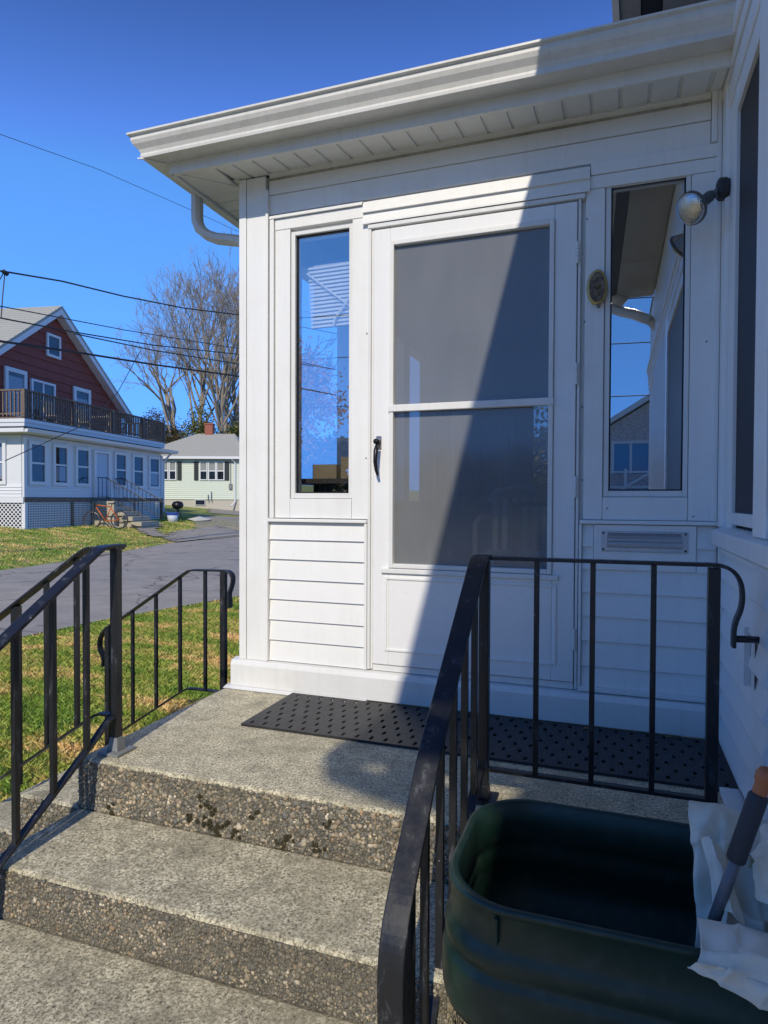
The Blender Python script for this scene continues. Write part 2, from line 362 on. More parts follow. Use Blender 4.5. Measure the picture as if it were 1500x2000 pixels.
# ------------------------------------------------------------------ grass blades
def blades(n,xr,yr,test,h,w,name='grass'):
    P0=np.stack([RNG.uniform(*xr,n),RNG.uniform(*yr,n)],-1); P0=P0[test(P0[:,0],P0[:,1])]; n=len(P0)
    z=zg(P0[:,0],P0[:,1]); a=RNG.uniform(0,2*math.pi,n); H=RNG.uniform(.5,1.15,n)*h; W=RNG.uniform(.6,1.2,n)*w
    lean=RNG.uniform(.4,1.5,n)*H; la=RNG.uniform(0,2*math.pi,n)
    dx=np.cos(a)*W/2; dy=np.sin(a)*W/2
    v=np.zeros((n,4,3)); v[:,0]=np.stack([P0[:,0]-dx,P0[:,1]-dy,z-.005],-1); v[:,1]=np.stack([P0[:,0]+dx,P0[:,1]+dy,z-.005],-1)
    m1=np.stack([P0[:,0]+np.cos(la)*lean*.4,P0[:,1]+np.sin(la)*lean*.4,z+H*.6],-1)
    v[:,2]=m1+np.stack([dx*.7,dy*.7,0*dx],-1); v[:,3]=np.stack([P0[:,0]+np.cos(la)*lean,P0[:,1]+np.sin(la)*lean,z+H],-1)
    f=np.arange(n*4).reshape(n,4)
    c=np.repeat(RNG.uniform(.9,1.9,(n,1)),3,1)*np.array([1,1,1]); c[:,0]*=RNG.uniform(.9,1.25,n); c=np.repeat(c,4,0)
    o=fastmesh(name,v.reshape(-1,3),f,M['blade'],colors=c); o['kind']='stuff'; o['label']='short autumn grass, green with straw brown patches'; o['category']='grass'
    return o
def tn(x,y):
    e=np.interp(y,[p[1] for p in near],[p[0] for p in near])
    return (x>e+.05)&(x<np.where(y>.02,-1.85,np.where(y>-1.02,-2.5,-1.9)))&((x<-2.75)|(y<-3.2)|(y>.35))
blades(200000,(-6.6,-1.85),(-3.5,4.5),tn,.036,.0065)
blades(70000,(-6.2,-1.85),(4.5,11),tn,.04,.010)
def tf(x,y):
    e=np.interp(y,[p[1] for p in far],[p[0] for p in far]); return (x<e-.05)
blades(110000,(-22,-11),(2,26),tf,.05,.022)
# fallen leaves
n=260; p=np.stack([RNG.uniform(-19,-11.5,n),RNG.uniform(3,20,n)],-1); p=p[tf(p[:,0],p[:,1])]
n=len(p)
s=RNG.uniform(.025,.055,n); th=RNG.uniform(0,6.28,n); z=zg(p[:,0],p[:,1])+.06; v=np.zeros((n,4,3))
for k in range(4):
    v[:,k]=np.stack([p[:,0]+np.cos(th+k*1.57)*s,p[:,1]+np.sin(th+k*1.57)*s,z+RNG.uniform(-.02,.02,n)],-1)
o=fastmesh('fallen_leaves',v.reshape(-1,3),np.arange(n*4).reshape(n,4),M['leaf_orange'],colors=np.repeat(RNG.uniform(0,1,(n,1)),4,0).repeat(3,1)); o['kind']='stuff'; o['label']='scattered dry leaves lying on the lawns'; o['category']='leaves'

# ------------------------------------------------------------------ concrete steps with exposed pebble faces
T=Thing('concrete_steps','weathered concrete entrance steps with pebble aggregate risers','steps',(-1.1,-1.0,-.55))
def slab(name,x0,x1,y0,y1,z0,z1):
    # slightly rounded nosing slab, grid-free
    o=T.part(name,MB().box(x0,x1,y0,y1,z0,z1),M['tread'],bevel=.012); return o
XL=-1.87
slab('landing',XL,.405,-1.02,-.002,-.56,0.0)
slab('step',XL+.003,-.36,-1.41,-1.022,-.56,-.185)
slab('step',XL+.006,-.363,-1.84,-1.412,-.56,-.345)
slab('step',XL-.30,XL-.002,-1.017,.30,-.56,-.187)
slab('step',XL-.62,XL-.302,-1.014,.30,-.56,-.347)
ICO=None
def pebbles(name,faces,dens=9500,sz=.0058,mt=None):
    """faces: list of (origin, uvec, vvec, normal); low-poly flattened stones set in the face"""
    t=(1+5**.5)/2
    iv=np.array([(-1,t,0),(1,t,0),(-1,-t,0),(1,-t,0),(0,-1,t),(0,1,t),(0,-1,-t),(0,1,-t),(t,0,-1),(t,0,1),(-t,0,-1),(-t,0,1)],float); iv/=np.linalg.norm(iv[0])
    fi=np.array([(0,11,5),(0,5,1),(0,1,7),(0,7,10),(0,10,11),(1,5,9),(5,11,4),(11,10,2),(10,7,6),(7,1,8),(3,9,4),(3,4,2),(3,2,6),(3,6,8),(3,8,9),(4,9,5),(2,4,11),(6,2,10),(8,6,7),(9,8,1)])
    AV=[];AF=[];AC=[];b=0
    pal=1.3*np.array([(.19,.18,.15),(.26,.23,.17),(.12,.12,.11),(.34,.28,.19),(.45,.37,.25),(.24,.19,.13),(.56,.49,.37),(.15,.14,.11),(.38,.26,.15)])
    pr=np.array([.22,.18,.14,.13,.09,.10,.04,.08,.02])
    for (o,U,Vv,nn) in faces:
        o,U,Vv,nn=[np.array(a,float) for a in (o,U,Vv,nn)]
        A=np.linalg.norm(U)*np.linalg.norm(Vv); n=int(A*dens)
        # jittered grid for an even packing
        lu,lv=np.linalg.norm(U),np.linalg.norm(Vv); k=math.sqrt(n/A); nu,nv=max(1,int(lu*k)),max(1,int(lv*k))
        uu,vv=np.meshgrid(np.arange(nu),np.arange(nv)); uu=uu.ravel()+(vv.ravel()%2)*.5; n=uu.size
        a=(uu+RNG.uniform(.05,.95,n))/(nu+.5); c=(vv.ravel()+RNG.uniform(.05,.95,n))/nv
        ctr=o+a[:,None]*U+c[:,None]*Vv
        s=RNG.gamma(6,1/6,n)*sz; s=np.clip(s,.002,.012)
        u=U/lu; vv_=Vv/lv
        th=RNG.uniform(0,6.28,n); el=RNG.uniform(1,1.5,n)
        L=iv[None]*RNG.uniform(.68,1.22,(n,12,1))
        x=L[:,:,0]*(s*el)[:,None]; y=L[:,:,1]*s[:,None]; z=L[:,:,2]*(s*RNG.uniform(.45,.8,n))[:,None]
        xr=x*np.cos(th)[:,None]-y*np.sin(th)[:,None]; yr=x*np.sin(th)[:,None]+y*np.cos(th)[:,None]
        W=ctr[:,None]+xr[...,None]*u+yr[...,None]*vv_+(z-.0008)[...,None]*nn
        AV.append(W.reshape(-1,3)); AF.append((fi[None]+(np.arange(n)*12)[:,None,None]).reshape(-1,3)+b); b+=n*12
        ci=RNG.choice(len(pal),n,p=pr); cc=pal[ci]*RNG.uniform(.75,1.25,(n,1)); AC.append(np.repeat(cc,12,0))
    V=np.concatenate(AV)-np.array(T.off)
    ob=fastmesh(name,V,np.concatenate(AF),mt or M['pebble'],T.e,np.concatenate(AC)); ob['kind']='stuff'; return ob
# mortar panels behind the stones
def mort(x0,x1,y,z0,z1,): T.part('riser_face',MB().box(x0,x1,y-.004,y+.02,z0,z1),M['matrix'])
mort(XL+.004,.40,-1.02,-.19,-.014); mort(XL+.008,-.365,-1.41,-.35,-.197); mort(XL+.01,-.367,-1.84,-.55,-.357)
mort(XL-.295,XL-.006,-1.018,-.56,-.197); mort(XL-.615,XL-.306,-1.015,-.56,-.357)
pebbles('pebble_facing',[((XL+.002,-1.025,-.186),(2.26,0,0),(0,0,.176),(0,-1,0))],12500,.0049)
pebbles('pebble_facing',[((XL+.006,-1.415,-.345),(1.50,0,0),(0,0,.150),(0,-1,0))],14000,.0040,M['pebble_worn'])
pebbles('pebble_facing',[((XL-.298,-1.023,-.50),(.30,0,0),(0,0,.305),(0,-1,0)),((XL-.618,-1.02,-.55),(.31,0,0),(0,0,.195),(0,-1,0))])
pebbles('pebble_facing',[((XL-.001,-1.02,-.18),(0,1.0,0),(0,0,.17),(-1,0,0)),((XL+.002,-1.41,-.5),(0,.38,0),(0,0,.30),(-1,0,0)),((-.358,-1.40,-.5),(0,.38,0),(0,0,.30),(1,0,0))],7000)
# moss clumps on the top riser
mc=[(-1.70,-.16,.022),(-1.31,-.075,.02),(-1.29,-.105,.022),(-1.30,-.15,.018),(-1.275,-.17,.02),(-1.36,-.13,.018),(-1.19,-.165,.015),(-1.02,-.165,.022),(-.98,-.13,.018),(-.88,-.16,.018),(-.86,-.07,.012),(-1.24,-.14,.015),(-1.12,-.09,.012)]
mc=[(cx+random.uniform(-1,1)*r*1.3,cz+random.uniform(-1,1)*r*1.1,r*random.uniform(.18,.48)) for cx,cz,r in mc for _ in range(5)]
AV=[];AF=[];b=0
for (cx,cz,r) in mc:
    n=34; rr=r*1.25*np.sqrt(RNG.uniform(0,1,n)); t=RNG.uniform(0,6.28,n); x=cx+rr*np.cos(t)*RNG.uniform(.7,1.2); z=cz+rr*np.sin(t); y=-1.028-RNG.uniform(0,.010,n)*(1-rr/r*.7)
    s=.0028; v=np.zeros((n,4,3)); a=RNG.uniform(0,6.28,n)
    for k in range(4): v[:,k]=np.stack([x+np.cos(a+k*1.57)*s,y+RNG.uniform(-.003,.003,n),z+np.sin(a+k*1.57)*s],-1)
    AV.append(v.reshape(-1,3))
V=np.concatenate(AV)-np.array(T.off); o=fastmesh('moss_clump',V,np.arange(len(V)).reshape(-1,4),M['moss'],T.e); o['kind']='stuff'
# concrete path at the foot of the steps
MB().box(-2.6,.38,-3.598,-1.85,-.60,-.535).obj('walkway',M['tread'])['kind']='structure'

o=MB().box(-6.2,.3,-24,-3.6,-.62,-.530).obj('concrete_driveway',M['tread']); o['kind']='structure'  # pale slab added out of view to bounce light onto soffit and siding
# ------------------------------------------------------------------ rubber mat with slots
T=Thing('door_mat','long black rubber door mat with staggered slots lying on the concrete landing','door mat',(-.54,-.26,0))
x0,x1,y0,y1=-1.485,.402,-.522,-.052; zt=.011; pitx=.0605; rows=7; ry=(y1-y0)/rows
cx=[x0]; 
slots=[]
for r in range(rows):
    yc=y0+ry*(r+.5); off=(r%2)*pitx/2+(r//2)*.004
    k=0
    while True:
        xc=x0+.035+off+k*pitx; k+=1
        if xc>x1-.02: break
        slots.append((r,xc,yc))
# build strips per row: solid strip between rows, and pieces between slots
mb=MB(); hw=.0062; hl=.017
prev=y0
for r in range(rows):
    yc=y0+ry*(r+.5); mb.box(x0,x1,prev,yc-hl,.001,zt); prev=yc+hl
    sx=[s[1] for s in slots if s[0]==r]; a=x0
    for xc in sx: mb.box(a,xc-hw,yc-hl,yc+hl,.001,zt); a=xc+hw
    mb.box(a,x1,yc-hl,yc+hl,.001,zt)
mb.box(x0,x1,prev,y1,.001,zt)
m=mat('black_ribbed_rubber',(.028,.028,.032),.5); v=coords(m); wv=N(m,'ShaderNodeTexWave',wave_type='BANDS',bands_direction='X'); wv.inputs['Scale'].default_value=52; LK(m,v,wv.inputs[0])
d_=noise(m,v,20,5,.7); setc(m,mix(m,ramp(m,d_,[(.5,(0,0,0)),(.75,(.5,)*3)]),(.026,.026,.03),(.075,.072,.068))); setn(m,bump(m,wv.outputs[0],.55,.004)); M['rubber']=m
T.part('mat_sheet',mb,m)
# a few dry leaf bits on the mat
for i,(lx,ly) in enumerate(((-.12,-.10),(.20,-.08))):
    lb=MB().add([(lx,ly,.013),(lx+.03,ly+.008,.016),(lx+.042,ly+.028,.013),(lx+.012,ly+.016,.019)],[(0,1,2,3)])
    o=lb.obj('dry_leaf',mat('dry_leaf_brown',(.30,.17,.08),.8)); o['label']=('small dry brown leaf on the mat left of the second rail baluster','small dry brown leaf on the mat near the right wall')[i]; o['category']='leaf'

# ------------------------------------------------------------------ enclosed porch
T=Thing('enclosed_porch','white vinyl clad enclosed porch with storm door, two sidelights and gutter','porch',(-.70,1.5,-.55))
V=M['vinyl']; TR=M['trim']
PX0,PX1=-1.80,.405
# framing wall behind the cladding, with openings (doors and sidelights)
def wallbox(x0,x1,z0,z1): return (x0,x1,.012,.11,z0,z1)
wb=MB()
for b in [(-1.80,-1.52,.15,2.58),(-1.20,-1.075,.15,2.58),(-.155,-.035,.15,2.58),(.278,.40,.15,2.58)]: wb.box(b[0],b[1],.012,.11,b[2],b[3])
for b in [(-1.52,-1.20,.15,.98),(-1.52,-1.20,2.275,2.58),(-.035,.278,.15,.98),(-.035,.278,2.30,2.58),(-1.075,-.155,2.235,2.58)]: wb.box(b[0],b[1],.0125,.109,b[2],b[3])
T.part('front_wall',wb,V)
T.part('side_wall',MB().box(-1.80,-1.70,.112,3.2,.10,.95).box(-1.80,-1.70,.112,3.2,2.3,2.58).box(-1.80,-1.70,1.2,1.35,.95,2.3).box(-1.80,-1.70,2.4,2.55,.95,2.3),V)
T.part('back_wall',MB().box(-1.80,-1.55,3.2,3.3,.10,2.58).box(-1.55,-.95,3.2,3.3,.10,1.0).box(-1.55,-.30,3.2,3.3,1.85,2.58).box(-.95,-.72,3.2,3.3,.10,1.85).box(-.72,-.30,3.2,3.3,.10,1.08).box(-.30,.40,3.2,3.3,.10,2.58),mat('interior_grey',(.22,.23,.25),.8))
T.part('porch_floor',MB().box(-1.79,.40,.115,3.19,.08,.17),mat('porch_floor_grey',(.10,.10,.11),.6))
T.part('porch_ceiling',MB().box(-1.79,.40,.115,3.19,2.5,2.56),mat('porch_ceiling_grey',(.3,.3,.31),.8))
# corner board (wide L of the corner) : two flats
T.part('corner_board',MB().box(-1.805,-1.765,-.026,.012,.145,2.572),V,bevel=.003)
T.part('corner_board',MB().box(-1.763,-1.655,-.022,.011,.146,2.572),V,bevel=.003)
T.part('corner_trim',MB().box(-1.653,-1.638,-.030,.010,.147,2.50),V,bevel=.003)
# sill (base) board and its sloped top, drip flashing
T.part('base_board',MB().prism([(-.045,.012),(-.045,.120),(-.036,.142),(.011,.150),(.011,.012)],'x',-1.845,.40),TR,bevel=.004)
T.part('drip_flashing',MB().prism([(-.075,.003),(-.045,.012),(.01,.012),(.01,.003)],'x',-1.87,-1.10),TR)
# left clapboards
def clap(z0,z1,x0,x1,y=0.0):
    return T.part('clapboard',MB().prism([(y+.011,z0),(y-.016,z0),(y-.015,z0+.004),(y-.003,z1-.001),(y+.011,z1-.001)],'x',x0,x1),V)
zs=[.152,.256,.358,.462,.563,.664,.762,.848]
for a,b in zip(zs[:-1],zs[1:]): clap(a,b,-1.636,-1.125)
T.part('panel_cap',MB().box(-1.640,-1.108,-.030,.011,.850,.866),V,bevel=.003)
T.part('panel_edge_trim',MB().box(-1.123,-1.108,-.024,.011,.150,.849),V,bevel=.003)
# right clapboards
zr=[.172,.259,.367,.472,.574,.672,.768,.862]
for i,(a,b) in enumerate(zip(zr[:-1],zr[1:])):
    if b<.70: clap(a,b,-.128,.385)
    else: clap(a,b,-.128,-.084); clap(a,b,.314,.385)
T.part('panel_cap',MB().box(-.140,.388,-.030,.011,.864,.880),V,bevel=.003)
T.part('panel_edge_trim',MB().box(-.142,-.130,-.024,.011,.172,.863),V,bevel=.003)
T.part('panel_base_trim',MB().box(-.142,.388,-.028,.011,.151,.171),V,bevel=.003)
T.part('mail_slot_mount',MB().box(-.082,.312,-.018,.011,.672,.861),V,bevel=.002)
# sidelight casings and windows
def sidelight(nm,cx0,cx1,cz0,cz1,gx0,gx1,gz0,gz1):
    # flat casing boards
    T.part('window_casing',MB().box(cx0,gx0-.024,-.012,.011,cz0,cz1-.055),V,bevel=.002)
    T.part('window_casing',MB().box(gx1+.020,cx1,-.012,.011,cz0,cz1-.055),V,bevel=.002)
    T.part('window_casing',MB().box(cx0,cx1,-.014,.011,cz1-.0535,cz1),V,bevel=.002)
    T.part('window_casing',MB().box(gx0-.0225,gx1+.0185,-.0125,.011,cz0,gz0-.027),V,bevel=.002)
    f=MB(); s=.021
    f.box(gx0-s,gx0,-.004,.05,gz0-.025,gz1+.018).box(gx1,gx1+s-.003,-.004,.05,gz0-.025,gz1+.018)
    f.box(gx0,gx1,-.003,.05,gz0-.025,gz0).box(gx0,gx1,-.003,.05,gz1,gz1+.018)
    w=T.part('sidelight_window',f,TR,bevel=.002)
    gk=MB(); k=.006
    gk.box(gx0,gx0+k,.012,.03,gz0,gz1).box(gx1-k,gx1,.012,.03,gz0,gz1).box(gx0+k,gx1-k,.012,.03,gz0,gz0+k).box(gx0+k,gx1-k,.012,.03,gz1-k,gz1)
    T.part('gasket',gk,M['blackmetal'],parent=w)
    T.part('pane',MB().box(gx0+.001,gx1-.001,.020,.024,gz0+.001,gz1-.001),M['glass'],parent=w)
sidelight('l',-1.606,-1.095,.870,2.352,-1.500,-1.211,.993,2.265)
sidelight('r',-.127,.372,.882,2.326,-.026,.260,1.004,2.283)
# left casing outer moulding, head flashing
T.part('casing_moulding',MB().box(-1.632,-1.609,-.024,.011,.868,2.352),V,bevel=.003)
T.part('head_flashing',MB().prism([(.011,2.354),(-.026,2.354),(-.026,2.362),(-.012,2.376),(.011,2.378)],'x',-1.634,-1.137),V)
# frieze boards above
T.part('frieze_board',MB().box(-1.638,.345,-.010,.011,2.381,2.475),V,bevel=.002)
T.part('frieze_board',MB().prism([(.011,2.4775),(-.016,2.4775),(-.016,2.483),(-.009,2.556),(.011,2.556)],'x',-1.638,.345),V)
T.part('crown_trim',MB().prism([(.011,2.557),(-.013,2.557),(-.013,2.568),(-.022,2.578),(-.022,2.588),(.011,2.588)],'x',-1.638,.345),M['soffit'])
T.part('frieze_board',MB().box(-.109,.372,-.019,.011,2.328,2.379),V,bevel=.002)
T.part('corner_trim',MB().box(.347,.366,-.030,.011,2.381,2.590),V,bevel=.002)
T.part('caulk_line',MB().box(-1.636,.344,-.0185,.0,2.5485,2.5565),weathered('grimy_caulk',(.42,.40,.33),(.14,.12,.08),.8,1.0))
T.part('filler_trim',MB().box(.3672,.3842,-.024,.011,.882,2.60),V)
T.part('filler_trim',MB().box(-1.845,-1.80,-.035,.06,2.568,2.576),M['soffit'])
# door head hood: two-step lap
T.part('door_hood',MB().prism([(.011,2.262),(-.032,2.258),(-.032,2.266),(-.020,2.312),(-.034,2.312),(-.033,2.318),(-.020,2.366),(.011,2.368)],'x',-1.133,-.111),V)
T.part('door_head_moulding',MB().box(-1.108,-.128,-.026,.011,2.236,2.2565),TR,bevel=.003)
# door jamb channels
T.part('door_jamb',MB().box(-1.106,-1.092,-.022,.011,.155,2.235).box(-1.0915,-1.081,-.012,.011,.155,2.235),TR,bevel=.002)
T.part('jamb_stop',MB().box(-.172,-.152,.0112,.05,.155,2.235),TR)
T.part('door_jamb',MB().box(-.156,-.145,-.020,.011,.155,2.235),TR,bevel=.002)
# storm door
def frame(mb,x0,x1,z0,z1,t,y0,y1):
    mb.box(x0,x0+t,y0,y1,z0,z1).box(x1-t,x1,y0,y1,z0,z1).box(x0+t,x1-t,y0,y1,z0,z0+t).box(x0+t,x1-t,y0,y1,z1-t,z1); return mb
dm=MB(); DX0,DX1,DZ0,DZ1=-1.079,-.160,.182,2.228
dm.box(DX0,-.998,-.020,.010,DZ0,DZ1).box(-.252,DX1,-.020,.010,DZ0,DZ1).box(-.998,-.252,-.020,.010,2.165,DZ1).box(-.998,-.252,-.020,.010,DZ0,.642)
T.part('threshold',MB().box(-1.079,-.160,-.012,.011,.1515,.179),M['trim'])
D=T.part('storm_door',dm,M['door'],bevel=.004)
fm=MB(); frame(fm,-.997,-.253,.643,2.164,.020,-.030,.008)
T.part('glass_frame',fm,TR,parent=D,bevel=.003)
T.part('meeting_rail',MB().box(-1.000,-.250,-.036,-.008,1.372,1.404),TR,parent=D,bevel=.003)
T.part('pane',MB().box(-.976,-.274,-.006,-.002,1.388,2.143),M['doorglass'],parent=D)
T.part('pane',MB().box(-.976,-.274,.0005,.0045,.664,1.386),M['doorglass'],parent=D)
T.part('sill_rail',MB().box(-1.032,-.226,-.034,-.0205,.618,.640),TR,parent=D,bevel=.003)
kp=MB(); frame(kp,-1.018,-.232,.250,.600,.012,-.026,-.0205); T.part('kick_panel_moulding',kp,M['door'],parent=D,bevel=.002)
hn=MB().box(-1.062,-1.036,-.026,-.0205,1.20,1.262)
T.part('latch_plate',hn,M['nickel'],parent=D,bevel=.002)
hb=MB().tube([(-1.050,-.024,1.235),(-1.052,-.058,1.234)],.013,12).tube([(-1.046,-.052,1.215),(-1.046,-.072,1.19),(-1.048,-.075,1.14),(-1.046,-.066,1.10),(-1.042,-.056,1.075)],[.011,.011,.0095,.008,.006],10)
T.part('handle',hb,M['blackmetal'],parent=D,smooth=True)
hg=None
for z in (2.01,1.50,1.02,.37):
    b=MB().tube([(-.158,-.027,z-.045),(-.158,-.027,z-.016)],.006,8).tube([(-.158,-.027,z-.014),(-.158,-.027,z+.014)],.006,8).tube([(-.158,-.027,z+.016),(-.158,-.027,z+.045)],.006,8).box(-.170,-.148,-.0225,-.0205,z-.045,z+.045)
    T.part('hinge',b,TR,parent=D)
sc=MB()
for (sx,sz) in [(-1.115,1.75),(-1.117,1.16),(-1.113,.55),(-.122,2.15),(-.128,1.72),(-.13,1.05),(-.134,1.36),(.34,1.6),(-.20,1.9),(-.03,.93),(.30,.90)]:
    sc.lathe([(.0001,-.0155),(.0035,-.015),(.004,-.012)],8,(sx,0,sz),(0,1,0))
T.part('screw',sc,M['castplate'],kind='stuff')
# mail slot
ms=T.part('mail_slot',MB().box(-.052,.281,-.0235,-.018,.750,.836),M['brushed'],bevel=.002)
fl=MB(); fl.prism([(-.0245,.768),(-.033,.772),(-.035,.782),(-.031,.789),(-.035,.797),(-.031,.804),(-.034,.812),(-.0245,.820)],'x',-.028,.257)
T.part('flap',fl,M['brushed'],parent=ms)
T.part('flap_hinge_bar',MB().box(-.026,.255,-.0275,-.0238,.822,.828),M['castplate'],parent=ms)
for sx in(-.043,.272):
    for sz in(.759,.827): T.part('screw',MB().lathe([(.0001,-.026),(.004,-.0255),(.0048,-.0236)],10,(sx,0,sz),(0,1,0)),M['blackmetal'],parent=ms)
# soffit panels with V grooves, fascia, gutter
SY0,SY1=-.008,-.212; SZ0,SZ1=2.578,2.552
xs_=np.arange(.332,-1.83,-.1085); prev=.385
def sofz(y): return SZ0+(SZ1-SZ0)*(y-SY0)/(SY1-SY0)
LX=-2.045
for i,x in enumerate(list(xs_)+[-1.83]):
    a,b=x+.008,prev-.008
    ya=SY1
    T.part('soffit_panel',MB().hexa([(a,SY1,sofz(SY1)),(b,SY1,sofz(SY1)),(b,SY0,SZ0),(a,SY0,SZ0),(a,SY1,sofz(SY1)+.012),(b,SY1,sofz(SY1)+.012),(b,SY0,SZ0+.012),(a,SY0,SZ0+.012)]),M['soffit'],bevel=.002)
    prev=x
T.part('soffit_backing',MB().hexa([(-2.04,-.213,sofz(SY1)+.008),(.39,-.213,sofz(SY1)+.008),(.39,-.006,2.586),(-2.04,-.006,2.586),(-2.04,-.213,2.60),(.39,-.213,2.60),(.39,-.006,2.60),(-2.04,-.006,2.60)]),M['soffit'])
# mitred corner and side soffit
T.part('soffit_panel',MB().prism([(-1.834,-.212),(-2.04,-.212),(-1.834,-.008)],'z',2.556,2.566),M['soffit'])
y=.02; first=None
T.part('soffit_panel',MB().prism([(-2.045,-.205),(-1.838,.0),(-1.838,.03),(-2.045,.03)],'z',2.557,2.567),M['soffit'])
y=.036
while y<3.3:
    T.part('soffit_panel',MB().box(-2.045,-1.806,y,y+.1,2.560,2.572),M['soffit'],bevel=.002); y+=.1085
T.part('soffit_corner_strip',MB().hexa([(-2.052,-.214,2.549),(-2.040,-.222,2.549),(-1.815,.0,2.549),(-1.827,.008,2.549),(-2.052,-.214,2.556),(-2.040,-.222,2.556),(-1.815,.0,2.556),(-1.827,.008,2.556)]),M['soffit'])
T.part('fascia',MB().box(-2.06,.39,-.235,-.214,2.545,2.69),M['soffit'],bevel=.003)
T.part('fascia',MB().box(-2.066,-2.048,-.234,3.4,2.545,2.69),M['soffit'],bevel=.003)
# K profile gutter: (outward distance from fascia, z)
K=[(0,2.598),(.092,2.595),(.094,2.606),(.092,2.616),(.100,2.632),(.118,2.652),(.126,2.668),(.124,2.686),(.138,2.690),(.138,2.699),(.120,2.700),(.118,2.688),(.112,2.66),(.088,2.62),(.080,2.604),(.004,2.606),(.004,2.70),(0,2.70)]
def gut(pth,poly,mat_,bev=0):
    # pth: two ends as functions d->(x,y)
    mb=MB(); n=len(poly); vs=[]
    for fn in pth:
        for d,z in poly: x,y=fn(d); vs.append((x,y,z))
    return mb.add(vs,[tuple(range(n))[::-1],tuple(range(n,2*n))]+[(i,(i+1)%n,n+(i+1)%n,n+i) for i in range(n)])
c_=lambda d:(-2.066-d,-.2355-d)
T.part('gutter',gut([lambda d:(.392,-.2355-d),c_],K,M['gutter']),M['gutter'])
T.part('gutter',gut([c_,lambda d:(-2.066-d,3.42)],K,M['gutter']),M['gutter'])
T.part('gutter_seam_strip',MB().hexa([(-2.17,-.338,2.590),(-2.15,-.33,2.590),(-2.07,-.25,2.590),(-2.09,-.25,2.590),(-2.17,-.338,2.5945),(-2.15,-.33,2.5945),(-2.07,-.25,2.5965),(-2.09,-.25,2.5965)]),M['gutter'])
ds=MB()
# downspout elbow from side gutter curling back to the corner
def rect_tube(mb,pts,w,t):
    pts=[Vector(p) for p in pts]; m_=len(pts); vs=[]
    for i,p in enumerate(pts):
        d=(pts[min(i+1,m_-1)]-pts[max(i-1,0)]).normalized(); lat=Vector((0,1,0)); 
        if abs(d.y)>.95: lat=Vector((1,0,0))
        nn=lat.cross(d).normalized(); lat=d.cross(nn)
        R=.25
        for a,b in ((-1,-R*2),(-R*2,-1),(R*2,-1),(1,-R*2),(1,R*2),(R*2,1),(-R*2,1),(-1,R*2)): vs.append(p+lat*(a*w/2)+nn*(b*t/2))
    n=8
    fs=[(i*n+k,i*n+(k+1)%n,(i+1)*n+(k+1)%n,(i+1)*n+k) for i in range(m_-1) for k in range(n)]+[tuple(range(n))[::-1],tuple(range((m_-1)*n,m_*n))]
    return mb.add(vs,fs)
rect_tube(ds,[(-2.130,.08,2.60),(-2.130,.08,2.50),(-2.128,.08,2.45),(-2.11,.08,2.41),(-2.07,.09,2.375),(-2.02,.10,2.355),(-1.90,.12,2.335),(-1.87,.12,2.32),(-1.852,.12,2.29),(-1.85,.12,2.2),(-1.85,.12,-.45)],.072,.052)
T.part('downspout',ds,M['gutter'],bevel=.003)
# roof: low hip
T.part('roof',MB().add([(-2.19,-.36,2.700),(.40,-.36,2.700),(.40,3.5,2.700),(-2.19,3.5,2.700),(.40,1.5,3.20),(-.7,1.5,3.20)],[(0,1,4,5),(0,5,3),(3,5,4,2),(0,3,2,1)]),M['shingle'])
# things inside the porch
sl=MB()
nsl=16
for i in range(nsl):
    z=1.815+i*(2.125-1.815)/nsl; x_=-1.437-.0012*i; sl.hexa([(x_,.044,z),(-1.16,.044,z+.004),(-1.16,.050,z+.004),(x_,.050,z),(x_,.052,z+.014),(-1.16,.052,z+.018),(-1.16,.057,z+.018),(x_,.057,z+.014)])
B=Thing('window_blind','ribbed white blind with crossed cords behind the left sidelight glass','blind',(-1.3,.05,1.81))  # ribbed panel stands in for an awning reflected in the glass
mw=mat('blind_white',(.86,.86,.80),.5)
B.part('slats',sl,mw,kind='stuff'); B.part('backing',MB().box(-1.43,-1.16,.060,.063,1.815,2.13),mat('blind_backing',(.55,.56,.52),.6))
B.part('cord',MB().tube([(-1.455,.036,2.085),(-1.17,.036,1.86)],.0045,8),mw); B.part('cord',MB().tube([(-1.19,.033,1.99),(-1.24,.033,1.92),(-1.30,.033,1.85),(-1.31,.033,1.81)],.006,8),mw)
cb=mat('cardboard',(.50,.38,.22),.8)
single('shelf_table',MB().box(-1.66,-1.15,.14,.55,1.045,1.07).box(-1.64,-1.61,.16,.19,.17,1.045).box(-1.2,-1.17,.16,.19,.17,1.045).box(-1.64,-1.61,.5,.53,.17,1.045).box(-1.2,-1.17,.5,.53,.17,1.045).box(-1.64,-1.17,.5,.52,.75,1.045),mat('dark_wood',(.09,.07,.055),.7),'dark wooden shelf table inside behind the left sidelight','table')
single('cardboard_box',MB().box(-1.535,-1.395,.27,.38,1.071,1.15),cb,'open tan cardboard box on the shelf behind the left sidelight','box',bevel=.002)
single('cardboard_box',MB().box(-1.375,-1.25,.28,.42,1.071,1.188),cb,'taller tan cardboard box at the right edge of the left sidelight','box',bevel=.002)
single('cardboard_box',MB().box(-.455,-.33,1.18,1.30,.955,1.062),cb,'tan cardboard box seen low at the right through the door glass','box')
single('side_table',MB().box(-.60,.1,1.0,1.45,.925,.954).box(-.58,-.55,1.02,1.05,.17,.925).box(.05,.08,1.02,1.05,.17,.925),mat('table_dark',(.04,.04,.045),.6),'small dark table standing inside behind the storm door','table')
